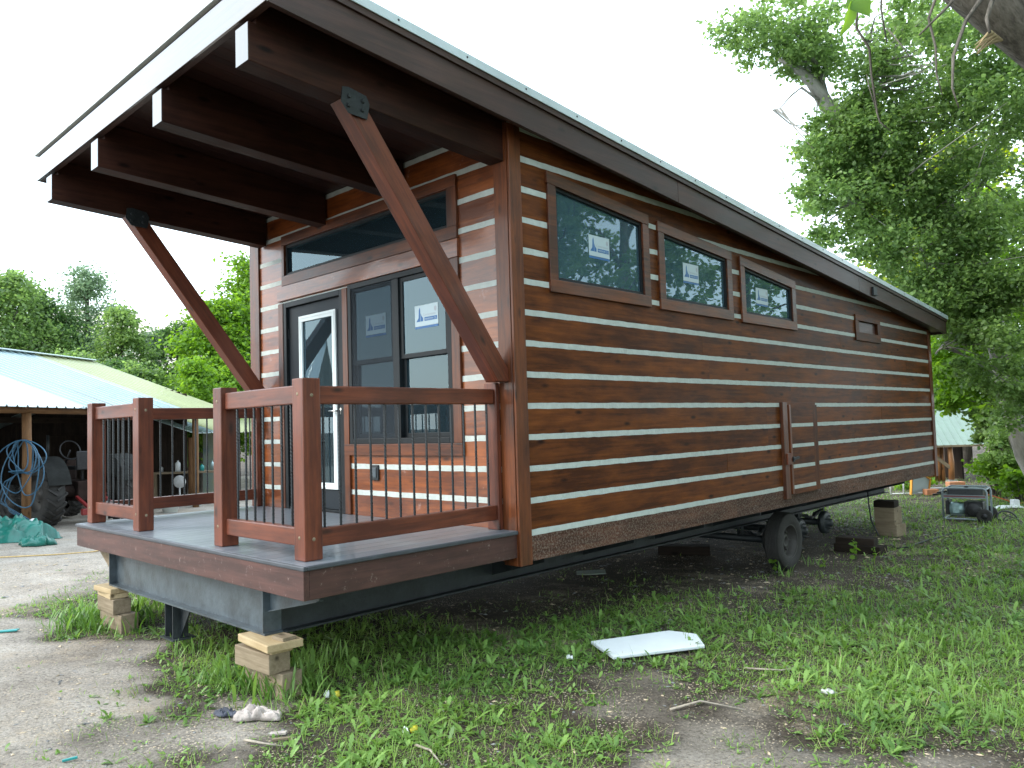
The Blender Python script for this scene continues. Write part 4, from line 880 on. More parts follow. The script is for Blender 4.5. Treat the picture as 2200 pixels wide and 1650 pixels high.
# ---------------------------------------------------------------- hose coil on the post
hp = O1.copy(); hp[2] = 0; c0 = np.array([hp[0], hp[1], 0])-FW*np.array([1, 1, 0])*.11
rx = RT*np.array([1, 1, 0]); rx /= np.linalg.norm(rx)
top = at(52, 945, 14.35); m_ = MB()
for k in range(7):
    w_ = .22+.05*k*random.uniform(.6, 1.); h_ = random.uniform(.55, 1.25) if k > 2 else random.uniform(.45, .6); ph = random.uniform(-.12, .12); pts = []
    for a in np.linspace(0, 2*math.pi, 33):
        s_ = math.sin(a/2)**.8
        x = w_*math.sin(a)*(.75+.25*math.cos(a*1.5+k))+ph*s_; z = -h_*(1-math.cos(a))/2*1.05
        pts.append(np.array([top[0], top[1], top[2]])+rx*x+EZ*z-FW*(.02*k+.03*math.sin(2*a+k)))
    m_.tube(pts, .011, 6, cap=False)
for k in range(3):
    a_ = top+rx*(-.1+.05*k)-EZ*.55; m_.tube([a_, a_-EZ*.2+rx*(-.15-.1*k), a_-EZ*.55+rx*(-.25-.12*k), a_-EZ*.75+rx*(-.15), a_-EZ*.9+rx*.1], .011, 6)
m_.tube([top-EZ*.55+rx*.02-FW*.03, top-EZ*.55-rx*.02-FW*.15, top-EZ*.56-rx*.2-FW*.12, top-EZ*.6-rx*.2, top-EZ*.6+rx*.02], .014, 6)
o = m_.build('hose_coil', 'hose'); tag(o, 'tangled blue hose coil hung on the round shed post', 'hose')

# ---------------------------------------------------------------- crumpled cloths
def crumple(name, mt, c, L_, W_, H_, rot, label, cat, seed, fold=5., n=46, thick=.004, sharp=1.):
    u, v = np.meshgrid(np.linspace(-1, 1, n), np.linspace(-1, 1, n)); rr = np.sqrt(u**2+v**2)
    ang = np.arctan2(v, u); lim = .82+.18*np.sin(3*ang+seed)+.1*np.sin(5*ang+seed*2)
    k = np.maximum(np.abs(u), np.abs(v))/np.maximum(rr, 1e-6); U = u*k*lim; V_ = v*k*lim
    h = H_*np.clip(1-np.hypot(U, V_)**1.6, 0, 1)**.6
    f = (np.abs(vnoise(U*fold+3, V_*fold, 1, seed)-.5)*2)**sharp; f2 = np.abs(vnoise(U*fold*2.3, V_*fold*2.3+7, 1, seed+5)-.5)*2
    h = h*(.45+.6*f)+H_*.18*f2
    U2 = U+.10*(vnoise(U*3, V_*3, 1, seed+9)-.5)*2; V2 = V_+.10*(vnoise(U*3+9, V_*3, 1, seed+11)-.5)*2
    edge = np.maximum(np.abs(u), np.abs(v)) > .97; h = np.where(edge, .004, h)
    ca, sa = math.cos(rot), math.sin(rot); X = c[0]+L_*U2*ca-W_*V2*sa; Y = c[1]+L_*U2*sa+W_*V2*ca; Z = gz(X, Y)+h+.006
    V3 = np.stack([X, Y, Z], -1).reshape(-1, 3); I = np.arange(n*n).reshape(n, n); F = np.stack([I[:-1, :-1], I[:-1, 1:], I[1:, 1:], I[1:, :-1]], -1).reshape(-1, 4)
    o = fast_mesh(name, V3, F, [mt], smooth=True); sm = o.modifiers.new('thick', 'SOLIDIFY'); sm.thickness = thick
    return tag(o, label, cat)
crumple('rag', 'rag', gp(556, 1546), .165, .075, .085, R(40), 'crumpled beige stained rag lying on the dirt in the foreground', 'rag', 3, 3.)
crumple('rag', 'drag', gp(487, 1538), .10, .05, .045, R(20), 'small crumpled dark blue rag beside the beige rag', 'rag', 8, 4.)
tq = gp(10, 1160); crumple('tarp', 'tarp', tq, 1.05, .55, .44, R(40), 'crumpled teal tarp heaped at the foot of the shed post', 'tarp', 5, 4., 70)
tq = gp(78, 1172); crumple('tarp', 'tarp', tq, .30, .22, .2, R(40), 'small crumpled end of teal tarp right of the larger heap', 'tarp', 12, 3., 40)
q = gp(66, 1160); m_ = MB(); m_.lathe([(0, 0), (.1, 0), (.11, .1), (.085, .22), (.07, .33), (.03, .36), (0, .36)], q, (.12, .1, 1), 14); o = m_.build('sack', 'sack'); tag(o, 'white paper sack leaning on the shed post behind the teal tarp', 'sack')
m_ = MB(); pts = [gp(u, v, .012) for u, v in ((-60, 1202), (0, 1199), (60, 1196), (120, 1193), (200, 1187), (230, 1181))]; m_.tube(pts, .009, 6); o = m_.build('rope', 'yrope'); tag(o, 'thin straight yellow rope lying on the dirt yard', 'rope')
# foam sheet
q = [gp(1270, 1393), gp(1438, 1371), gp(1497, 1378), gp(1515, 1401), gp(1318, 1424)]; hs = [.055, .062, .060, .052, .045]
q = [np.array([p_[0], p_[1], p_[2]+h_]) for p_, h_ in zip(q, hs)]; m_ = MB(); dn = np.array([0, 0, -.025]); n_ = len(q)
m_.add(q+[p_+dn for p_ in q], [tuple(range(n_-1, -1, -1)), tuple(range(n_, 2*n_))]+[(i, (i+1) % n_, n_+(i+1) % n_, n_+i) for i in range(n_)])
o = m_.build('foam_board', 'foam', bevel=.006); tag(o, 'flat white foam board lying on the grass beside the house', 'foam board')
crumple('paper_scrap', 'plastic', gp(1224, 1418), .035, .025, .035, 0, 'crumpled white paper scrap on the grass left of the foam board', 'paper', 2, 3., 16)
crumple('paper_scrap', 'plastic', gp(703, 1500), .03, .02, .05, 0, 'small white and pale scrap in the grass near the front wooden blocks', 'paper', 4, 3., 14)
crumple('paper_scrap', 'sack', gp(1780, 1492), .055, .035, .03, .5, 'pale crumpled scrap on the dirt at lower right', 'paper', 6, 3., 18)
for i, (u, v) in enumerate(((718, 1500), (884, 1576))):
    q = gp(u, v, .018); m_ = MB(); m_.lathe([(0, 0), (.019, 0), (.02, .004), (.019, .035), (0, .036)], q, (.8, .5, .35), 16); o = m_.build('cap', 'yellow'); tag(o, ('yellow cap in the grass near the front wooden blocks', 'yellow cap beside white foam in the foreground grass')[i], 'cap')
crumple('foam_scrap', 'foam', gp(872, 1577), .028, .02, .04, 0, 'small white foam scrap against the yellow cap in the foreground grass', 'scrap', 7, 3., 14)
# small chips, twigs
def chip(u, v, L_, W_, mt, nm_, lb, rot, cat):
    q = gp(u, v, .012); m_ = MB(); d_ = np.array([math.cos(rot), math.sin(rot), .04]); m_.beam(q-d_*L_/2, q+d_*L_/2, W_, .012); o = m_.build(nm_, mt, bevel=.002); return tag(o, lb, cat)
chip(655, 1402+0, .07, .03, 'stone', 'stone', 'flat dark chip on the dirt left of the front wooden blocks', .3, 'stone') if False else None
chip(18, 1358, .16, .05, 'teal', 'plastic_strip', 'teal plastic strip on the dirt at the left edge', .9, 'strip')
chip(150, 1636, .07, .012, 'teal', 'plastic_strip', 'tiny teal strip on the dirt at the bottom left', 1.3, 'strip')
chip(598, 1580, .09, .035, 'rag', 'bark_chip', 'brown bark chip just below the beige rag', .8, 'bark chip')
chip(606, 1592, .10, .015, 'oldraw', 'wood_chip', 'thin pale wood sliver below the bark chip', .9, 'wood chip')
for i, pts in enumerate(([(525, 1595), (560, 1606), (610, 1609)], [(1440, 1530), (1505, 1515), (1600, 1530)], [(1880, 1310), (1905, 1340), (1925, 1365)], [(1600, 1440), (1680, 1448), (1760, 1430)], [(890, 1605), (925, 1622), (950, 1650)])):
    m_ = MB(); m_.tube([gp(u, v, .014+.01*(j % 2)) for j, (u, v) in enumerate(pts)], [.008, .006, .003], 6, rough=.1); o = m_.build('twig', 'twig')
    tag(o, ['short forked grey twig below the beige rag', 'long pale twig on the sawdust patch at lower right', 'slanting grey twig in the grass right of the foam board', 'brown twig lying below the foam board', 'thin stem by the yellow cap in the foreground'][i], 'twig')

# ---------------------------------------------------------------- support blocks
def block(c, L_, W_, H_, rot, mt, label, bev=.006, tilt=0., axis='x'):
    m_ = MB(); m_.box(-L_/2, L_/2, -W_/2, W_/2, 0, H_); ca, sa = math.cos(rot), math.sin(rot); ex = np.array([ca, sa, tilt]); ez_ = np.array([-tilt*ca, -tilt*sa, 1.])
    xf(m_, c, ex/np.linalg.norm(ex), (-sa, ca, 0), ez_/np.linalg.norm(ez_)); o = m_.build('wood_block', mt, bevel=bev); return tag(o, label, 'wood block', 'wooden blocks propping up the trailer')
bx0, by0 = -.63, -1.735; zg = -.48-.3345
block((bx0+.03, by0+.03, zg-.07), .40, .15, .20, R(6), 'oldraw', 'bottom timber of the front block stack, half hidden by grass')
block((bx0-.02, by0-.02, zg+.131), .42, .15, .125, R(2), 'oldraw', 'second timber up with a dark knot in the front block stack')
block((bx0+.03, by0-.0, zg+.257), .36, .15, .028, R(-2), 'raw', 'thin light board third up in the front block stack')
block((bx0+.05, by0-.0, zg+.286), .44, .24, .048, R(-4), 'raw', 'thick yellow board near the top of the front block stack')
block((bx0+.19, by0+.02, zg+.3345), .12, .1, .02, R(5), 'oldraw', 'small grey shim on top of the front block stack', .002)
bx1, by1 = -3.27, -1.735; zg = -.48-.3435
block((bx1+.04, by1+.02, zg-.07), .4, .15, .195, R(5), 'oldraw', 'bottom timber of the left block stack in tall weeds')
block((bx1-.02, by1+.0, zg+.126), .38, .15, .125, R(0), 'oldraw', 'middle grey timber of the left block stack')
block((bx1-.05, by1+.0, zg+.252), .36, .15, .045, R(-3), 'raw', 'thin board under the top board of the left block stack')
block((bx1-.04, by1-.01, zg+.298), .36, .17, .045, R(3), 'raw', 'top yellow board of the left block stack')
q = gp(1922, 1150); q[0] -= .05; z0 = float(gz(q[0], q[1]))-.02
block((q[0], q[1], z0), .33, .3, .20, R(-8), 'oldraw', 'pale bottom timber of the rear block pillar')
block((q[0]-.03, q[1], z0+.201), .30, .3, .25, R(-2), 'oldraw', 'tall middle timber of the rear block pillar')
block((q[0]-.05, q[1], z0+.452), .30, .26, .10, R(4), 'barn', 'dark top timber of the rear block pillar')
q = gp(1870, 1190); z0 = float(gz(q[0], q[1]))
block((q[0]-.15, q[1]+.05, z0-.02), .62, .25, .13, R(-3), 'barn', 'lower dark timber lying on the ground before the rear pillar')
block((q[0]-.2, q[1]+.07, z0+.111), .5, .2, .09, R(5), 'barn', 'upper dark timber lying on the ground before the rear pillar')
q = gp(1470, 1190); block((q[0], q[1], q[2]), .7, .25, .12, R(30), 'barn', 'dark timber lying deep under the house')
q = gp(1270, 1232); chip(1270, 1232, .35, .25, 'bluesheet', 'scrap_sheet', 'blue-grey scrap sheet on the ground under the house', .7, 'sheet')

# ---------------------------------------------------------------- generator
gq = gp(2080, 1117); gen = thing('generator', tuple(gq), 'portable generator with grey tube frame, black tank and red stripes standing on the grass', 'generator')
gx_ = RT*np.array([1, 1, 0]); gx_ /= np.linalg.norm(gx_); gy_ = np.array([-gx_[1], gx_[0], 0]); a = R(-38); gx2 = gx_*math.cos(a)+gy_*math.sin(a); gy2 = np.array([-gx2[1], gx2[0], 0])
def GB(m_, name, mt, par=None, bev=0): return xf(m_, gq+np.array([0, 0, .0]), gx2, gy2, EZ).build(name, mt, par or gen, bev)
GL, GW, GH = .33, .25, .56
m_ = MB()
for s_ in (-GW, GW):
    pts = [(-GL, s_, .06), (-GL, s_, GH-.06), (-GL+.02, s_, GH-.02), (-GL+.06, s_, GH), (GL-.06, s_, GH), (GL-.02, s_, GH-.02), (GL, s_, GH-.06), (GL, s_, .06), (GL-.03, s_, .04), (-GL+.03, s_, .04), (-GL, s_, .06)]
    m_.tube(pts, .017, 8)
for x_, z_ in ((-GL+.02, .04), (GL-.02, .04), (-GL+.02, GH-.02), (GL-.02, GH-.02)): m_.tube([(x_, -GW, z_), (x_, GW, z_)], .015, 8)
m_.box(-GL, GL, -GW-.02, -GW-.012, GH-.17, GH-.11); m_.box(-GL-.02, -GL-.012, -GW, GW, GH-.17, GH-.11)
GB(m_, 'frame', 'genframe')
m_ = MB(); m_.box(-.27, .27, -.2, .2, GH-.16, GH+.0); tk = GB(m_, 'fuel_tank', 'tank', bev=.03)
m_ = MB(); m_.box(-GL+.02, GL-.02, -GW-.024, -GW-.0205, GH-.145, GH-.125); m_.box(-GL-.024, -GL-.0205, -GW+.03, .1, GH-.145, GH-.125); GB(m_, 'red_stripe', 'red')
m_ = MB(); m_.lathe([(0, 0), (.035, 0), (.035, .02), (0, .022)], (.0, 0, GH), (0, 0, 1), 14); GB(m_, 'fuel_cap', 'engine', tk)
m_ = MB(); m_.box(-.02, .26, -.19, .15, .07, .33); m_.lathe([(0, 0), (.12, 0), (.13, .02), (.11, .06), (0, .07)], (.12, -.19, .2), (0, -1, 0), 20); GB(m_, 'engine', 'engine', bev=.03)
m_ = MB(); m_.lathe([(0, 0), (.09, 0), (.11, .03), (.11, .2), (.08, .24), (0, .24)], (-.26, -.05, .2), (1, 0, 0), 20); m_.box(-.2, -.1, -.16, -.08, .12, .3); GB(m_, 'alternator', 'alu', bev=.01)
m_ = MB(); m_.box(-GL+.02, -GL+.08, -.15, .15, .1, .34); GB(m_, 'control_panel', 'engine', bev=.01)
for s_ in (-GW-.05, GW+.05):
    m_ = MB(); m_.lathe([(.03, -.03), (.09, -.035), (.115, -.03), (.12, -.015), (.12, .015), (.115, .03), (.09, .035), (.03, .03)], (GL-.04, s_, .105), (0, 1, 0), 24); wo = GB(m_, 'wheel', 'tyre')
    m_ = MB(); m_.lathe([(0, -.032), (.05, -.034), (.055, 0), (.05, .034), (0, .032)], (GL-.04, s_, .105), (0, 1, 0), 16); GB(m_, 'rim', 'engine', wo)
m_ = MB(); m_.tube([(-GL, -.2, GH-.1), (-GL-.16, -.2, GH-.12)], .014, 8); m_.tube([(-GL, .2, GH-.1), (-GL-.16, .2, GH-.12)], .014, 8); GB(m_, 'handle', 'engine')
m_ = MB(); m_.tube([gq+gx2*.3+EZ*.45, gp(2155, 1085, .12), gp(2185, 1085, .02), gp(2230, 1075, .02)], .010, 6); o = m_.build('extension_cord', 'orange'); tag(o, 'orange cord running right from the generator over the grass', 'cord')
m_ = MB(); m_.tube([gp(u, v, .015) for u, v in ((1915, 1172), (1925, 1180), (1950, 1178), (1985, 1165), (2010, 1158), (2045, 1148), (2085, 1142), (2112, 1135), (2113, 1124), (2100, 1119))], .011, 6); o = m_.build('extension_cord', 'cord'); tag(o, 'black cord snaking from under the house to the generator', 'cord')
# hoop, debris, log cabin
q = gp(2165, 1118); m_ = MB(); m_.tube([q+gx_*.17*math.cos(a)+EZ*(.02+.13*max(0, math.sin(a)))+gy_*.08*math.sin(a) for a in np.linspace(0, 2*math.pi, 29)], .014, 6, cap=False)
for a in (0, 2.1, 4.2): m_.tube([q+EZ*.08, q+gx_*.16*math.cos(a)+EZ*(.02+.13*max(0, math.sin(a)))], .008, 5)
o = m_.build('spoked_ring', 'cord'); tag(o, 'dark spoked ring lying in the grass right of the generator', 'wheel ring')
crumple('plastic_sheet', 'plastic', gp(2165, 1092), .35, .14, .06, R(44), 'crumpled white plastic sheet in the grass right of the generator', 'plastic sheet', 3, 4., 26)
q = gp(2181, 1090, 0); m_ = MB(); m_.box(-.06, .06, -.06, .06, 0, .14); m_.box(-.055, .055, -.055, .055, .1401, .15); o = xf(m_, q, gx_, gy_, EZ).build('white_box', 'plastic', bevel=.006); tag(o, 'small white box beside the plastic sheet in the grass', 'box')
q = gp(2128, 1058); crumple('paper_scrap', 'plastic', q, .12, .1, .12, 0, 'round white scrap on the grass above the generator', 'paper', 2, 2., 16)
q = gp(2190, 1064, 0); m_ = MB(); m_.lathe([(0, 0), (.28, 0), (.26, .12), (.15, .24), (0, .28)], q, (0, 0, 1), 10, smooth=False); o = m_.build('boulder', 'concrete', bevel=.02); tag(o, 'pale boulder at the right edge near the shrubs', 'boulder')
q = gp(2165, 1062); m_ = MB(); m_.beam(q-gx_*1.0+EZ*.07, q+gx_*.9+EZ*.09, .16, .1); o = m_.build('timber', 'barn', bevel=.01); tag(o, 'rotten timber lying on the ground behind the plastic sheet', 'timber')
# orange edged sign panel, white railing bars
q = gp(1975, 1063); sg = thing('sign_panel', tuple(q), 'tilted white panel with orange edges leaning near the little log shed', 'sign panel')
ex = gx_*.92+gy_*.4; m_ = MB(); pl_ = [(-.28, .02), (.30, .10), (.36, .34), (-.20, .62)]
m_.prism(pl_, 'y', -.008, .008); xf(m_, q, ex, np.cross(EZ, ex), EZ).build('panel', 'paper', sg)
m_ = MB()
for a, b in ((0, 3), (2, 3), (1, 2)):
    p0, p1 = pl_[a], pl_[b]; m_.beam((p0[0], -.012, p0[1]), (p1[0], -.012, p1[1]), .03, .05, up=(0, 1, 0))
xf(m_, q, ex, np.cross(EZ, ex), EZ).build('orange_edge', 'signo', sg)
q = gp(1942, 1062); m_ = MB()
for k in range(3): m_.tube([q+gx_*(k*.3-.3), q+gx_*(k*.3-.3)+EZ*.55], .018, 6)
m_.tube([q-gx_*.3+EZ*.55, q+gx_*.6+EZ*.5], .015, 6); m_.tube([q-gx_*.3+EZ*.02, q+gx_*.6+EZ*.02], .015, 6)
o = m_.build('rack', 'plastic'); tag(o, 'low white metal rack behind the rear block pillar', 'rack')
for i, (u, v, L_, mt, lb) in enumerate(((2010, 1060, .35, 'concrete', 'grey concrete block right of the orange-edged panel'), (2053, 1046, .4, 'brick', 'orange brick at the foot of the little log shed'), (2050, 1057, .5, 'oldraw', 'flat pale plank in front of the orange brick'), (2000, 1063, .28, 'brick', 'orange brick beside the concrete block'))):
    q = gp(u, v); m_ = MB(); m_.box(-L_/2, L_/2, -.1, .1, 0, .13 if mt != 'oldraw' else .06); o = xf(m_, q, gx_, gy_, EZ).build('brick' if mt != 'oldraw' else 'plank', mt, bevel=.008); tag(o, lb, 'brick' if mt != 'oldraw' else 'plank')
# little log shed
eL = at(1990, 953, 21.2); eR = at(2112, 955, 21.2); cb_ = thing('log_shed', (eL[0], eL[1], -1.04), 'little log shed with a green ribbed metal roof beyond the rear of the house', 'log shed')
lx = (eR-eL)*np.array([1, 1, 0]); LL = np.linalg.norm(lx); lx /= LL; ly = np.array([-lx[1], lx[0], 0]); 
ly2 = ly*.97+lx*.22; O3 = np.array([eL[0], eL[1], 0]); ze = eL[2]
m_ = MB(); xs = []; x = -.3
while x < LL+.1: xs += [(x, 0), (x+.15, 0), (x+.16, .018), (x+.175, .018), (x+.185, 0)]; x += .19
n = len(xs)
for (u0, z0_, u1, z1_) in ((-.12, ze-.06, 1.5, ze+.92), (1.501, ze+.92, 3.0, ze)):
    vs = [(x_, u_, zz+dz+o_) for o_ in (0, -.015) for (u_, zz) in ((u0, z0_), (u1, z1_)) for (x_, dz) in xs]
    m_.add(vs, [(i, i+1, n+i+1, n+i) for i in range(n-1)]+[(2*n+i, 3*n+i, 3*n+i+1, 2*n+i+1) for i in range(n-1)]+[(i, 2*n+i, 2*n+i+1, i+1) for i in range(n-1)]+[(0, n, 3*n, 2*n), (n-1, 3*n-1, 4*n-1, 2*n-1)], (0, 1, 0))
xf(m_, O3, lx, ly2, EZ).build('roof', 'greenroof', cb_)
m_ = MB(); m_.box(-.3, LL+.05, -.13, -.10, ze-.11, ze-.055); xf(m_, O3, lx, ly, EZ).build('eave_trim', 'oldraw', cb_)
m_ = MB(); x = -.3
while x < .62: m_.tube([(x, .35, -1.05), (x+.01, .35, ze-.0)], .058, 8, rough=.05); x += .112
xf(m_, O3, lx, ly, EZ).build('log_wall', 'log', cb_)
m_ = MB(); m_.box(-.3, LL, 2.6, 2.65, -1.05, ze+.3, d=(0, 0, 1)); m_.box(LL-.15, LL-.1, .8, 2.6, -1.05, ze+.1, d=(0, 0, 1)); xf(m_, O3, lx, ly, EZ).build('back_wall', 'barn', cb_)
xp = (2040-1990)*21.2/FPX; m_ = MB(); m_.tube([(xp, .0, -.98), (xp+.02, 0, -.5), (xp-.01, .0, ze-.06)], [.075, .07, .065], 10, rough=.05); xf(m_, O3, lx, ly, EZ).build('post', 'log', cb_)
m_ = MB(); m_.box(xp-.11, xp+.11, -.1, .1, -1.06, -.985); xf(m_, O3, lx, ly, EZ).build('footing', 'concrete', cb_)
m_ = MB(); m_.beam((xp-.42, -.02, -.35), (xp, -.02, -.68), .03, .09); xf(m_, O3, lx, ly, EZ).build('brace', 'oldraw', cb_)

# ================================================================ VEGETATION
def rand_dirs(n, rng):
    d = rng.normal(size=(n, 3)); return d/np.linalg.norm(d, axis=1)[:, None]
LEAF = np.array([(0, 0, 0), (.36, .34, .05), (.30, .68, .03), (0, 1.05, -.04), (-.30, .68, .03), (-.36, .34, .05)])   # 6 gon, folded
def leaves_mesh(name, P_, size, mats, parent, rng, droop=.35, tone_base=None, flat=.5):
    n = len(P_); t = rand_dirs(n, rng); t[:, 2] = t[:, 2]*.6-droop; t /= np.linalg.norm(t, axis=1)[:, None]
    up = rand_dirs(n, rng)*(1-flat)+np.array([0, 0, flat]); s = np.cross(t, up); s /= np.linalg.norm(s, axis=1)[:, None]+1e-9; u = np.cross(s, t)
    sz = size*rng.uniform(.45, 1.5, n)
    V = P_[:, None, :]+sz[:, None, None]*(s[:, None, :]*LEAF[None, :, 0, None]+t[:, None, :]*LEAF[None, :, 1, None]+u[:, None, :]*LEAF[None, :, 2, None])
    b = np.arange(n)[:, None]*6; F = np.concatenate([b+np.array([[0, 1, 2, 3]]), b+np.array([[0, 3, 4, 5]])], 0)
    tn = np.clip(rng.normal(.5, .2, n)+(0 if tone_base is None else tone_base), 0, 1)
    return fast_mesh(name, V.reshape(-1, 3), F, mats, np.repeat(tn, 6), parent)
def crown_pts(blobs, rng, per_m3=None):
    "blobs: (centre, (rx, ry, rz) or r, n_sub, leaves per sub, sub radius) -> points, tone, sub centres"
    P_ = []; T_ = []; S_ = []
    for c, r, ns, nl, sr in blobs:
        c = np.array(c, float); r = np.array(r if hasattr(r, '__len__') else (r, r, r), float)
        d = rand_dirs(ns, rng); rad = rng.uniform(.25, 1, ns)**.45; sub = c+d*rad[:, None]*r
        for q in sub:
            k = max(4, int(nl*rng.uniform(.5, 1.4))); s_ = sr*rng.uniform(.6, 1.35)
            o = rng.normal(size=(k, 3))*np.array([s_, s_, s_*.55])*.6
            P_.append(q+o); T_.append(np.full(k, rng.normal(0, .16))); S_.append(q)
    return np.concatenate(P_), np.concatenate(T_), np.array(S_)
def tree(name, label, cat, base, trunk, limbs, blobs, leaf, mat, bark, seed, group=None, droop=.35, twigs=0, extra=None, flat=.5):
    rng = np.random.default_rng(seed); base = np.array(base, float)
    t_ = thing(name, tuple(base), label, cat, group)
    m_ = MB(); m_.tube([q[:3] for q in trunk], [q[3] for q in trunk], 12, rough=.07, cap=True)
    for lb in limbs: m_.tube([q[:3] for q in lb], [q[3] for q in lb], 7, rough=.05)
    P_, T_, S_ = crown_pts(blobs, rng)
    if twigs:
        allp = []
        for ln in [trunk[1:]]+limbs:
            for p_, q_ in zip(ln[:-1], ln[1:]):
                for f in np.linspace(0, 1, 9)[:-1]: allp.append(np.array(p_[:3])*(1-f)+np.array(q_[:3])*f)
        allp = np.array(allp)
        for i in rng.choice(len(S_), min(twigs, len(S_)), replace=False):
            s_ = S_[i]; j = np.argmin(((allp-s_)**2).sum(1)*rng.uniform(.5, 1.6, len(allp))); a = allp[j]; mid = (a+s_)/2+rng.normal(size=3)*.12*np.linalg.norm(s_-a)*.5
            if np.linalg.norm(s_-a) < 4.5: m_.tube([a, mid, s_], [.02, .013, .005], 4, cap=False)
    m_.build('trunk', bark, t_)
    leaves_mesh('crown', P_, leaf, [mat], t_, rng, droop, T_, flat)
    return t_
def simple_tree(px, d, h, r, label, mat, seed, leaf=.16, ns=90, nl=70, name='tree', cat='tree', group='trees beyond the sheds', base_z=-1.04, shape='round', bark='bark', flat=.5):
    "px: photo column; crown drawn as overlapping clumps round a tapered trunk"
    rng = np.random.default_rng(seed); q = at(px, 945, d); x, y = q[0], q[1]; z0 = base_z; bl = []
    tr_ = [(x, y, z0-.1, r*.09), (x+.05*r, y, z0+h*.4, r*.065), (x-.04*r, y, z0+h*.75, r*.035), (x, y, z0+h*.95, r*.01)]; lim = []
    for k in range(9):
        f = .28+.62*k/8; a = k*2.4+seed; w = r*(1-.75*max(0, f-.45)/.55) if shape == 'round' else r*(1.05-f)
        c = (x+math.cos(a)*w*.55, y+math.sin(a)*w*.55, z0+h*f)
        bl.append((c, (w*.62, w*.62, h*.14), ns//9, nl, r*.20)); lim.append([(x, y, z0+h*max(.18, f-.15), r*.03), ((x+c[0])/2, (y+c[1])/2, z0+h*(f-.04), r*.02), (*c, r*.008)])
    bl.append(((x, y, z0+h*.93), (r*.3, r*.3, h*.08), ns//9, nl, r*.16)); bl.append(((x, y, z0+h*.5), (r*.7, r*.7, h*.25), ns//4, nl, r*.22))
    return tree(name, label, cat, (x, y, z0), tr_, lim, bl, leaf, mat, bark, seed, group, flat=flat)
# far left row (heights above the photo's horizon at v = 945)
def H(v, d): return (945-v)/FPX*d+1.85
GL_ = 'trees beyond the sheds'
simple_tree(20, 34, H(588, 34), 3.0, 'broad green tree behind the shed at the left edge of the photo', 'leafA', 21, .13, 240, 85)
simple_tree(-120, 32, H(560, 32), 3.2, 'tall tree just off the left edge behind the shed', 'leafD', 22, .15, 120, 70)
simple_tree(108, 36, H(640, 36), 2.6, 'dark green tree between the left edge tree and the grey-green one', 'leafD', 23, .13, 200, 80)
simple_tree(190, 38, H(580, 38), 2.7, 'tall pale grey-green tree rising highest above the shed ridge', 'leafC', 24, .12, 230, 70)
simple_tree(262, 33, H(668, 33), 2.0, 'rounded mid green tree right of the tall grey-green one', 'leafA', 25, .12, 170, 80)
simple_tree(322, 37, H(715, 37), 1.6, 'small tree in the dip of the treeline over the shed', 'leafC', 26, .12, 120, 70)
simple_tree(385, 36, H(700, 36), 2.2, 'dark drooping tree behind the left porch brace', 'leafD', 27, .12, 190, 85, flat=.8)
simple_tree(478, 30, H(655, 30), 2.5, 'bright green maple left of the house wall', 'leafB', 28, .13, 240, 90)
simple_tree(560, 32, H(575, 32), 2.9, 'tallest bright maple touching the left wall of the house', 'leafB', 29, .13, 260, 90)
simple_tree(430, 26, H(790, 26), 1.5, 'low bright bush behind the yellow roof panels', 'leafB', 30, .10, 130, 80)
simple_tree(640, 34, H(600, 34), 3.0, 'maple hidden behind the house, seen past its left corner', 'leafB', 31, .15, 100, 60)
simple_tree(60, 27, H(775, 27), 2.0, 'low tree standing right behind the open shed', 'leafA', 32, .12, 120, 70)
simple_tree(230, 29, H(790, 29), 1.9, 'low bushy tree close behind the shed ridge', 'leafD', 33, .11, 140, 80)
simple_tree(150, 29, H(760, 29), 1.9, 'middle low tree close behind the shed ridge', 'leafA', 34, .11, 120, 80)
simple_tree(310, 28, H(800, 28), 1.7, 'leafy low tree above the yellow panels of the shed roof', 'leafA', 35, .11, 130, 80)

# ---- right: big leaning cottonwood
def E_(u, v, d, ru, rv, ns, nl, sr, dd=1.6):
    return (at(u, v, d), (ru/FPX*d, ru/FPX*d*dd, rv/FPX*d), ns, nl, sr)
def tp(*a): return [tuple(at(u, v, d))+(r,) for (u, v, d, r) in a]
def thin(bl, a, b): return [(c, r, max(3, int(ns*a)), int(nl*b), sr*.92) for c, r, ns, nl, sr in bl]
trunk = tp((2262, 1085, 15.2, .21), (2205, 980, 15.2, .19), (2170, 860, 15.2, .185), (2140, 720, 15.1, .19), (2100, 580, 15, .2), (2058, 480, 14.8, .21), (1960, 385, 14.6, .19), (1850, 285, 14.4, .16), (1775, 225, 14.3, .14), (1745, 175, 14.3, .12), (1700, 138, 14.2, .07), (1672, 128, 14.2, .03))
limbs = [tp((1775, 225, 14.3, .09), (1762, 160, 14.3, .05), (1735, 100, 14.2, .035), (1700, 40, 14.1, .02)), tp((1755, 195, 14.3, .06), (1720, 110, 14.2, .035), (1650, 60, 14.2, .02), (1560, 75, 14.2, .008)),
         tp((1790, 238, 14.3, .03), (1722, 188, 14.2, .022), (1700, 205, 14.2, .016), (1676, 232, 14.1, .009), (1652, 238, 14.1, .004)), tp((1720, 188, 14.2, .018), (1760, 215, 14.2, .02)),
         tp((1850, 285, 14.4, .06), (1880, 180, 14.2, .04), (1860, 60, 14, .02)), tp((1960, 385, 14.6, .07), (1900, 420, 14.3, .05), (1820, 440, 14.1, .02)),
         tp((1985, 410, 14.6, .07), (1990, 470, 14.3, .05), (1978, 530, 14.2, .03), (2000, 600, 14.1, .012)), tp((2058, 480, 14.8, .06), (2120, 380, 14.5, .05), (2160, 250, 14.2, .03)), tp((2100, 580, 15, .06), (2010, 600, 14.6, .04), (1930, 640, 14.4, .015)),
         tp((2138, 720, 15.1, .06), (2060, 700, 14.7, .04), (2010, 760, 14.5, .015))]
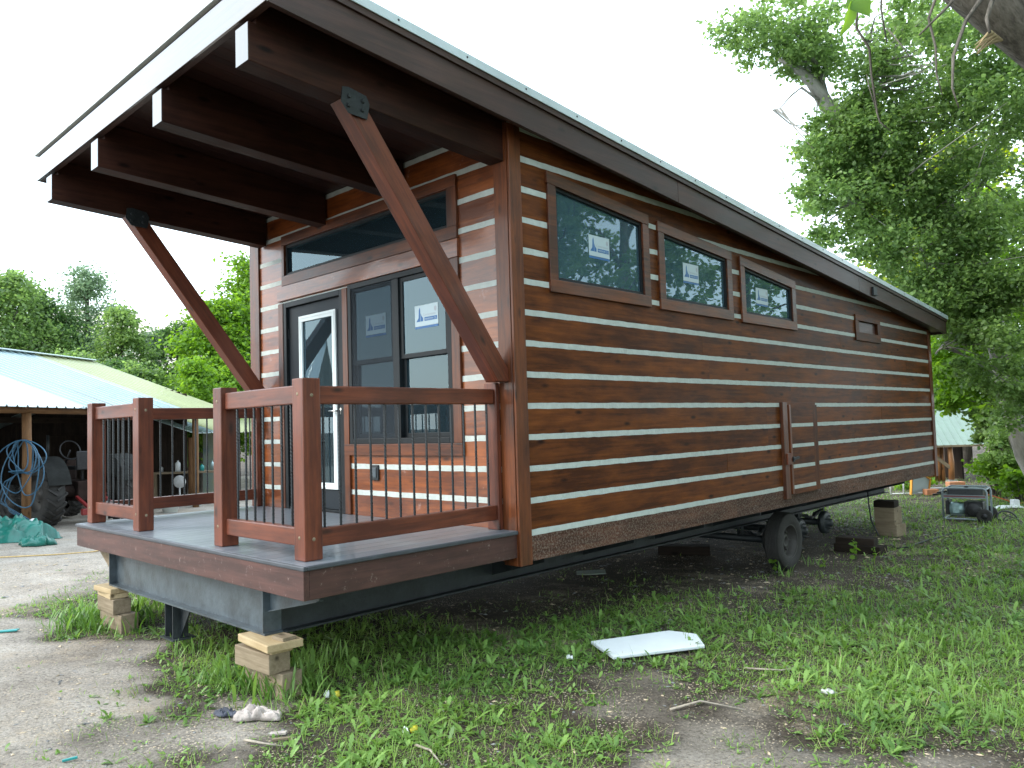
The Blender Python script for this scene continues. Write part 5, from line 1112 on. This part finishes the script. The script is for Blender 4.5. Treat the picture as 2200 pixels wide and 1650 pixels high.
blobs = [E_(1600, 70, 14.1, 60, 45, 16, 40, .24), E_(1700, 60, 14.1, 80, 60, 26, 45, .26), E_(1740, 120, 14.2, 60, 50, 24, 55, .24), E_(1830, 90, 14.1, 90, 80, 26, 45, .28), E_(1655, 95, 14.1, 90, 40, 16, 35, .22),
         E_(1830, 270, 14.3, 65, 60, 22, 60, .26), E_(1880, 200, 14.2, 80, 80, 26, 55, .28), E_(1790, 330, 14.1, 60, 70, 26, 62, .24), E_(1850, 340, 14.2, 75, 75, 34, 80, .25), E_(1900, 300, 14.2, 80, 90, 36, 75, .28),
         E_(1760, 400, 14, 45, 60, 14, 60, .22), E_(1830, 430, 14.1, 85, 70, 34, 70, .26), E_(1930, 420, 14.2, 90, 80, 36, 70, .28), E_(1770, 500, 14, 25, 40, 8, 55, .2), E_(1880, 520, 14.2, 60, 60, 20, 55, .25),
         E_(1960, 540, 14.2, 90, 80, 34, 60, .28), E_(2010, 640, 14.4, 90, 80, 38, 65, .28), E_(2000, 300, 14.0, 110, 120, 40, 62, .3), E_(2100, 260, 14.0, 120, 120, 40, 66, .3), E_(2120, 420, 14.0, 110, 110, 44, 75, .3), E_(2130, 760, 13.9, 75, 75, 30, 75, .26), E_(2180, 870, 13.6, 50, 60, 16, 75, .25), E_(2100, 690, 13.8, 50, 50, 16, 75, .25), E_(2060, 520, 14.0, 60, 60, 18, 70, .28),
         E_(1980, 120, 14.0, 110, 90, 26, 55, .3), E_(2170, 560, 13.8, 80, 110, 40, 80, .3), E_(2090, 110, 12.5, 100, 80, 34, 60, .28), E_(2190, 200, 12.2, 90, 90, 34, 70, .28), E_(1990, 40, 12.8, 80, 60, 20, 50, .26), E_(2080, 620, 14.2, 80, 60, 30, 75, .28)]
tree('leaning_cottonwood', 'big leaning grey-barked tree whose crown fills the upper right of the photo', 'tree', (trunk[0][0], trunk[0][1], -1.04), [tuple(np.array(trunk[0][:3])*(1, 1, 0)+np.array([0, 0, -1.2]))+(.23,)]+trunk[0:], limbs, thin(blobs, 1.35, 1.75), .066, 'leafA', 'palebark', 51, twigs=190)
def t2(px_base, d, r0, pts, blobs, leaf, mat, label, seed, bark='palebark', limbs=[], tw=60, name='tree', flat=.5):
    b = tp((px_base, 1060, d, r0)); b = [(b[0][0], b[0][1], -1.15, r0)]
    return tree(name, label, 'tree', (b[0][0], b[0][1], -1.04), b+tp(*pts), limbs, blobs, leaf, mat, bark, seed, twigs=tw, flat=flat)
t2(2165, 18.5, .26, [(2150, 900, 18.5, .24), (2132, 740, 18.5, .2), (2120, 640, 18.5, .16), (2080, 400, 18.4, .09)],
   [E_(2080, 780, 18.3, 75, 90, 34, 80, .34), E_(2160, 640, 18.2, 80, 90, 30, 80, .34), E_(2040, 830, 18.2, 40, 60, 16, 80, .3), E_(2180, 880, 17.8, 70, 70, 34, 80, .32), E_(2060, 700, 18.3, 70, 70, 34, 80, .34), E_(2090, 500, 18.3, 110, 120, 40, 70, .36), E_(2190, 780, 18.0, 40, 60, 22, 80, .32)], .12, 'leafB', 'pale-trunked maple standing right of the house rear corner', 52)
t2(2080, 27, .2, [(2070, 800, 27, .16), (2050, 640, 27, .1), (2040, 500, 27, .05)], [E_(2050, 700, 27, 90, 140, 60, 80, .5), E_(2110, 840, 27, 100, 80, 60, 80, .5), E_(2040, 850, 27, 60, 60, 30, 80, .5), E_(2180, 700, 27, 80, 160, 50, 80, .5), E_(2180, 900, 26, 60, 70, 30, 80, .45)], .16, 'leafD', 'dark tree filling the gap behind the pale-trunked maple', 53, 'bark')
t2(1960, 36, .25, [(1955, 700, 36, .18), (1945, 560, 36, .12), (1930, 450, 36, .05)], [E_(1930, 500, 36, 80, 90, 50, 60, .6), E_(1860, 430, 36, 60, 70, 26, 50, .55), E_(1760, 350, 36, 60, 40, 12, 30, .5), E_(1990, 600, 36, 90, 80, 50, 60, .6), E_(2090, 400, 36, 90, 130, 50, 55, .6), E_(2000, 330, 36, 70, 70, 30, 50, .6)], .2, 'leafY', 'distant sunlit yellow-green tree glowing through the leaning tree', 54, 'bark', tw=20)
def bush(u, v, d, ru, rv, ns, nl, mat, label, seed, leaf=.09, name='shrub', z=-1.04):
    c = at(u, v, d); rng = np.random.default_rng(seed); t_ = thing(name, (c[0], c[1], z), label, name, 'shrubs by the log shed'); m_ = MB()
    for k in range(7):
        a = k*.9+seed; w = ru/FPX*d*.7; m_.tube([(c[0]+.06*math.cos(a), c[1]+.06*math.sin(a), z-.05), (c[0]+.4*w*math.cos(a), c[1]+.4*w*math.sin(a), z+(c[2]-z)*.6), (c[0]+w*math.cos(a), c[1]+w*math.sin(a), c[2]+.3*rv/FPX*d)], [.022, .015, .006], 5)
    m_.build('stems', 'bark', t_); P_, T_, S_ = crown_pts([((c[0], c[1], c[2]), (ru/FPX*d, ru/FPX*d, rv/FPX*d), ns, nl, .17)], rng); P_[:, 2] = np.maximum(P_[:, 2], z+.03)
    leaves_mesh('foliage', P_, leaf, [mat], t_, rng, .25, T_); return t_
bush(2140, 915, 17.5, 48, 60, 50, 60, 'leafA', 'large leafy shrub overhanging the right end of the log shed roof', 61)
bush(2185, 960, 16.5, 60, 75, 60, 60, 'leafA', 'tall shrub right of the log shed beside the leaning pale trunk', 62)
bush(2140, 1012, 17.0, 50, 26, 34, 55, 'leafB', 'low bright shrub in front of the dark end of the log shed', 63)
bush(2190, 1030, 16.0, 45, 26, 30, 50, 'leafB', 'low shrub at the right edge behind the boulder', 64)
bush(1960, 1035, 19.5, 45, 14, 16, 45, 'leafB', 'weedy shrub at the foot of the orange-edged panel', 66)

# ---- heavy broken limb overhead (top right), its pale vines and two near leaves
lt = tp((2760, 1250, 7.0, .34), (2650, 800, 6.8, .30), (2500, 380, 6.5, .27), (2330, 150, 6.2, .25), (2190, 38, 6.0, .235), (2070, -54, 5.9, .21), (1900, -180, 5.9, .17), (1700, -330, 5.9, .1))
o_b = [((3.6, .5, 7.2), (2.2, 2.6, .9), 55, 80, .4), ((4.6, -4.5, 6.6), (2.2, 2.2, .8), 40, 80, .4), ((5.0, 4.5, 8.0), (2.4, 2.6, 1.0), 55, 80, .4), E_(2300, -260, 6.2, 260, 120, 40, 60, .3), E_(1900, -330, 6.3, 200, 120, 30, 60, .3), E_(2500, 60, 6.8, 130, 200, 40, 70, .3)]
vl = [tp((2120, -20, 5.8, .02), (2075, 45, 5.7, .014), (2048, 120, 5.7, .012), (2046, 190, 5.7, .008), (2060, 232, 5.7, .004)), tp((2135, -10, 5.7, .018), (2120, 40, 5.6, .014), (2126, 70, 5.55, .01)), tp((2075, -40, 5.8, .016), (2040, 10, 5.7, .01), (1975, 75, 5.7, .007)),
      tp((2030, -60, 6, .014), (1995, 40, 6, .010), (2010, 100, 6, .009), (2012, 160, 6, .007), (2025, 205, 6, .003)), tp((1900, -170, 6, .014), (1893, 20, 6, .008), (1905, 90, 6, .006), (1925, 60, 6, .003)), tp((1905, 60, 6, .006), (1935, 95, 6, .005), (1960, 130, 6, .003)),
      tp((1850, -200, 7, .014), (1840, 60, 7, .012), (1868, 105, 7, .011), (1872, 160, 7, .010), (1884, 240, 7, .009), (1890, 262, 7, .007), (1918, 285, 7, .004)), tp((1884, 240, 7, .006), (1868, 190, 7, .005), (1862, 160, 7, .003))]
lt_ = tree('overhanging_tree', 'thick peeling limb of a near tree crossing the top right corner', 'tree', (lt[0][0], lt[0][1], -1.0), [(lt[0][0], lt[0][1], -1.2, .38)]+lt, vl, o_b, .09, 'leafA', 'barkn', 71, twigs=30)
m_ = MB()
for k in range(9):
    a = at(2128+3*k, 66+2.5*k, 5.7+.02*k); b = at(2095+random.uniform(-8, 8), 108+random.uniform(-12, 10), 5.68); m_.tube([a, (a+b)/2+(0, 0, .01), b], [.012, .008, .002], 5)
m_.build('torn_wood', 'raw', lt_)
# two near leaves on a hanging twig
m_ = MB(); m_.tube([at(1905, -190, 5.9), at(1990, -330, 4.8), at(1960, -300, 3.4), at(1900, -190, 2.3), at(1838, -40, 2.0), at(1832, 12, 1.9)], [.018, .013, .009, .005, .003, .0015], 6); 
rng = np.random.default_rng(3)
def big_leaf(p0, p1, w_, nrm):
    p0, p1 = np.array(p0), np.array(p1); d_ = p1-p0; s_ = np.cross(d_/np.linalg.norm(d_), nrm); s_ /= np.linalg.norm(s_); n_ = 10; V_ = []; u_ = np.cross(s_, d_/np.linalg.norm(d_))
    for i in range(n_+1):
        t = i/n_; ww = w_*math.sin(math.pi*min(1, t**.75))**.9*(1-.25*t)
        c = p0+d_*t+u_*.012*math.sin(t*3); V_ += [c-s_*ww+u_*.006, c, c+s_*ww+u_*.006]
    F_ = [(i*3+j, i*3+j+1, i*3+j+4, i*3+j+3) for i in range(n_) for j in (0, 1)]; return np.array(V_), np.array(F_)
A_ = big_leaf(at(1830, 5, 1.9), at(1797, 84, 1.87), .018, -FW+RT*.5); B_ = big_leaf(at(1826, -6, 1.9), at(1868, 40, 1.88), .03, -FW-RT*.2)
V_ = np.concatenate([A_[0], B_[0]]); F_ = np.concatenate([A_[1], B_[1]+len(A_[0])]); tw_ = m_.build('hanging_twig', 'bark', lt_); fast_mesh('leaf', A_[0], A_[1], ['leafB'], np.full(len(A_[0]), .75), tw_, True); fast_mesh('leaf', B_[0], B_[1], ['leafB'], np.full(len(B_[0]), .35), tw_, True)

# ---- trees beside the yard, right of the camera: they shade the long wall and show in its windows
for i, (x, y, h_, r_) in enumerate(((7.4, 3.2, 9.5, 2.7), (8.6, 8.5, 11, 3.2), (9.0, -2.5, 10, 2.8), (13, 4.5, 12, 3.8), (8.5, 13.5, 11, 3.2), (8.2, 20.0, 11, 3.4), (12.5, 15.0, 13, 4.0))):
    rng = np.random.default_rng(80+i); bl = []; lim = []; z0 = -1.0
    for k in range(10):
        f = .22+.7*k/9; a = k*2.4+i; ww = r_*(1-.6*max(0, f-.5)/.5); c = (x+math.cos(a)*ww*.6, y+math.sin(a)*ww*.6, z0+h_*f); bl.append((c, (ww*.6, ww*.6, h_*.12), 13, 75, .42)); lim.append([(x, y, z0+h_*max(.12, f-.15), .08), ((x+c[0])/2, (y+c[1])/2, z0+h_*(f-.03), .05), (*c, .015)])
    tree('yard_tree', ['round-crowned green tree nearest the long striped wall', 'tall green tree at the rear right of the yard', 'green tree right beside the photographer', 'widest green tree, farthest from the long wall', 'green tree level with the rear end of the house', 'green tree farthest along the yard beyond the house rear', 'very wide green tree behind the yard row at the rear'][i], 'tree', (x, y, z0), [(x, y, z0-.2, .3), (x+.1, y, z0+h_*.45, .2), (x-.1, y+.1, z0+h_*.9, .05)], lim, bl, .17, 'leafA', 'bark', 80+i, 'trees along the right side of the yard')

# ---- grass, weeds
rng = np.random.default_rng(5)
def scatter(n, x0, x1, y0, y1, pw=1., lod=None):
    x = rng.uniform(x0, x1, n); y = rng.uniform(y0, y1, n); v = np.stack([x, y], 1)-CAM[:2]; fwd_ = v@(FW[:2]/np.linalg.norm(FW[:2])); sd = v@(RT[:2]/np.linalg.norm(RT[:2]))
    ok = (fwd_ > 2.2) & (np.abs(sd) < fwd_*.82+.8); x, y, fwd_ = x[ok], y[ok], fwd_[ok]
    if lod: ok = rng.uniform(size=len(x)) < np.clip(lod/fwd_, 0, 1)**1.6; x, y, fwd_ = x[ok], y[ok], fwd_[ok]
    fb_ = (x-.63)*.69+(y-.65)*.72; fa_ = -(x-.63)*.72+(y-.65)*.69; keep = ~((np.abs(fb_) < .33) & (np.abs(fa_) < .30)); x, y, fwd_ = x[keep], y[keep], fwd_[keep]
    d = dens(x, y); cl = vnoise(x, y, .30, 31)*.5+vnoise(x, y, .11, 32)*.3+vnoise(x, y, .8, 33)*.35
    d = d*np.where((x < -.45) & (x > -4.2) & (y > .2) & (y < 9), .2, 1.)
    d = np.clip(d*1.4+(cl-.56)*1.1*(d > .03), 0, 1)
    ok = rng.uniform(size=len(x)) < d**pw; return x[ok], y[ok], fwd_[ok], d[ok]
def strip_leaves(name, x, y, L_, W_, prof, mat, lean, curl, rng, z_off=0., az=None, seg=None):
    "each leaf: a curved strip with a width profile"
    n = len(x); seg = len(prof)-1; az = rng.uniform(0, 2*math.pi, n) if az is None else az; z = gz(x, y)+z_off
    le = lean(n); cu = curl(n); dx, dy = np.cos(az), np.sin(az); sx, sy = -dy, dx; V = np.empty((n, seg+1, 2, 3)); px = np.zeros(n); pz = np.zeros(n)
    for i in range(seg+1):
        w_ = W_*prof[i]
        for k, s_ in enumerate((-1, 1)):
            V[:, i, k, 0] = x+dx*px+sx*w_*s_; V[:, i, k, 1] = y+dy*px+sy*w_*s_; V[:, i, k, 2] = z+pz+(.15*w_ if i else 0)
        a = le+cu*i/seg; px = px+np.sin(a)*L_/seg; pz = pz+np.cos(a)*L_/seg
    pz_min = gz(V[..., 0].ravel(), V[..., 1].ravel()).reshape(V.shape[:-1])+.004; V[..., 2] = np.maximum(V[..., 2], pz_min)
    b = (np.arange(n)*(seg+1)*2)[:, None]; F = np.concatenate([b+np.array([[2*i, 2*i+1, 2*i+3, 2*i+2]]) for i in range(seg)], 0)
    tn = np.clip(rng.normal(.5, .22, n)+(vnoise(x, y, .5, 41)-.5)*.7, 0, 1)
    return V.reshape(-1, 3), F, np.repeat(tn, (seg+1)*2)
def stuff(name, parts, mat, label, cat):
    V = []; F = []; T = []; o = 0
    for v, f, t in parts: V.append(v); F.append(f+o); T.append(t); o += len(v)
    ob = fast_mesh(name, np.concatenate(V), np.concatenate(F), [mat], np.concatenate(T)); tag(ob, label, cat, None, 'stuff'); return ob
# fine grass
x, y, fw_, d = scatter(850000, -8, 9, -4.5, 20, 1.0, 4.2); n = len(x)
L_ = (.025+.10*rng.uniform(0, 1, n)**1.7)*(.5+.7*d)*np.clip(.9+fw_*.03, .9, 1.3); W_ = rng.uniform(.0011, .0026, n)*np.clip(fw_/5, 1, 3)
gp1 = strip_leaves('g', x, y, L_, W_, [1, .85, .55, .05], 'grass', lambda n: rng.uniform(.1, 1.25, n), lambda n: rng.uniform(.2, 1.5, n), rng)
stuff('grass', [gp1], 'grass', 'short patchy green grass on the ground around the house', 'grass')
# broad weeds as rosettes
x, y, fw_, d = scatter(60000, -8, 9, -4.5, 18, 1.4, 5.5); n = len(x); k = rng.integers(4, 9, n); X = np.repeat(x, k); Y = np.repeat(y, k); nn = len(X); size = np.repeat((.03+.09*rng.uniform(0, 1, n)**2)*(.45+.6*d), k)*rng.uniform(.7, 1.2, nn)
lob = [.18, .25, .7, .45, 1.05, .65, 1.25, .8, 1.1, .45, .05]
wd1 = strip_leaves('w', X, Y, size, size*.115, lob, 'weed', lambda n: rng.uniform(.55, 1.45, n), lambda n: rng.uniform(.1, 1.0, n), rng)
# spoon-shaped small leaves
x, y, fw_, d = scatter(90000, -8, 9, -4.5, 18, 1.1, 5.0); n = len(x); k = rng.integers(2, 5, n); X = np.repeat(x, k)+rng.normal(0, .008, k.sum()); Y = np.repeat(y, k)+rng.normal(0, .008, k.sum()); nn = len(X); size = np.repeat(rng.uniform(.010, .042, n), k)*rng.uniform(.6, 1.3, nn)
wd2 = strip_leaves('w', X, Y, size, size*.24, [.15, .3, .85, 1.1, .8, .1], 'weed', lambda n: rng.uniform(.5, 1.5, n), lambda n: rng.uniform(-.3, .5, n), rng)
x, y, fw_, d = scatter(16000, -8, 9, -4.5, 18, .7, 4.5); n = len(x)
dr1 = strip_leaves('d', x, y, rng.uniform(.03, .16, n), rng.uniform(.0012, .0024, n)*np.clip(fw_/5, 1, 3), [1, .9, .8, .3], 'dry', lambda n: rng.uniform(.5, 1.6, n), lambda n: rng.uniform(-.4, .8, n), rng)
stuff('dry_grass', [dr1], 'dry', 'dry straw-coloured grass stalks lying among the green grass', 'dry grass')
stuff('weeds', [wd1, wd2], 'weed', 'dandelion rosettes and small broad-leaved weeds among the grass', 'weeds')
# tall clumps: by the block stacks, frame and the right hand edge
cl = []
def clump(u, v, spread, n, lmin, lmax, wr=.035):
    q = gp(u, v); x = q[0]+rng.normal(0, spread, n); y = q[1]+rng.normal(0, spread*.7, n); L_ = rng.uniform(lmin, lmax, n)
    cl.append(strip_leaves('c', x, y, L_, L_*wr*rng.uniform(.5, 1.6, n), [.5, .8, 1, .95, .7, .05], 'weed', lambda n: rng.uniform(.02, .6, n), lambda n: rng.uniform(.1, 1.3, n), rng))
for a in ((205, 1340, .22, 340, .06, .24), (170, 1345, .2, 200, .05, .2), (285, 1335, .15, 130, .08, .24), (330, 1310, .2, 120, .1, .26), (480, 1460, .10, 70, .08, .20), (560, 1490, .14, 120, .08, .24), (640, 1480, .12, 110, .1, .26), (600, 1500, .16, 120, .06, .18), (420, 1400, .15, 80, .06, .18), (700, 1430, .2, 90, .08, .2),
          (2130, 1400, .35, 120, .06, .18), (2000, 1380, .3, 90, .05, .16), (2180, 1550, .2, 90, .06, .18), (2100, 1480, .3, 120, .05, .16), (2140, 1280, .4, 120, .08, .24), (1900, 1460, .25, 70, .05, .16), (1880, 1320, .3, 60, .05, .16), (1690, 1240, .06, 16, .1, .2), (1750, 1215, .08, 20, .08, .16)):
    clump(*a, wr=.03 if a[0] > 1850 else .035)
    if a[0] > 1850: clump(*a[:4], a[4]*.5, a[5]*.6, wr=.012)
stuff('tall_weeds', cl, 'weed', 'taller weeds and long grass around the blocks and along the right edge', 'weeds')
# young leafy stems
def stem_plant(u, v, h_, label, seed):
    rg = np.random.default_rng(seed); q = gp(u, v); t_ = thing('young_plant', tuple(q), label, 'plant', 'young leafy stems by the wheel'); m_ = MB(); m_.tube([q, q+(.01, 0, h_*.5), q+(0, .01, h_)], [.004, .003, .002], 5); m_.build('stem', 'weed', t_)
    P_ = []
    for k in range(14): P_.append(q+np.array([0, 0, h_*(.25+.75*k/13)])+rg.normal(size=3)*.008)
    leaves_mesh('leaves', np.array(P_), h_*.26, ['leafB'], t_, rg, .0, None, .3)
stem_plant(1665, 1235, .34, 'leafy young stem growing just left of the trailer wheel', 1)
stem_plant(1838, 1205, .26, 'tallest leafy stem on the dirt right of the trailer wheel', 2)
stem_plant(1880, 1203, .14, 'short yellowish stem right of the tallest leafy stem', 3)
stem_plant(1770, 1222, .14, 'small leafy stem close behind the trailer wheel', 4)
# loose chips and pebbles
x, y, fw_, d = scatter(150000, -8, 6, -4.5, 14, .01, 4.); m_ = []; n = len(x)
def pebbles(x, y, s, seed):
    rg = np.random.default_rng(seed); n = len(x); base = np.array([(1, 0, 0), (0, 1, 0), (-1, 0, 0), (0, -1, 0), (0, 0, .6), (0, 0, -.5)], float); V = base[None]*s[:, None, None]*rg.uniform(.5, 1.3, (n, 6, 1)); a = rg.uniform(0, 6.28, n); ca, sa = np.cos(a), np.sin(a)
    el = rg.uniform(.5, 1.8, n); vx = V[..., 0]*el[:, None]; vy = V[..., 1]/el[:, None]; X = x[:, None]+vx*ca[:, None]-vy*sa[:, None]; Y = y[:, None]+vx*sa[:, None]+vy*ca[:, None]; Z = gz(x, y)[:, None]+V[..., 2]*.6+.15*s[:, None]
    f = np.array([(0, 1, 4), (1, 2, 4), (2, 3, 4), (3, 0, 4), (1, 0, 5), (2, 1, 5), (3, 2, 5), (0, 3, 5)]); b = (np.arange(n)*6)[:, None, None]; return np.stack([X, Y, Z], -1).reshape(-1, 3), (b+f[None]).reshape(-1, 3), np.repeat(rg.uniform(0, 1, n), 6)
k1 = rng.uniform(size=n) < .5
for msk, nm, mt, lb in ((k1, 'pebbles', 'stone', 'small grey pebbles scattered over the dirt'), (~k1, 'wood_chips', 'raw2', 'pale wood chips scattered over the dirt')):
    if mt == 'raw2': M['raw2'] = plain('wood_chip', (.48, .38, .26), .8, 0, .3, 30)
    v, f, t = pebbles(x[msk], y[msk], (.0020+.004*rng.uniform(0, 1, msk.sum())+.016*rng.uniform(0, 1, msk.sum())**14)*np.clip(fw_[msk]/6, .8, 2), 9); ob = fast_mesh(nm, v, f, [mt], t); tag(ob, lb, nm.replace('_', ' '), None, 'stuff')
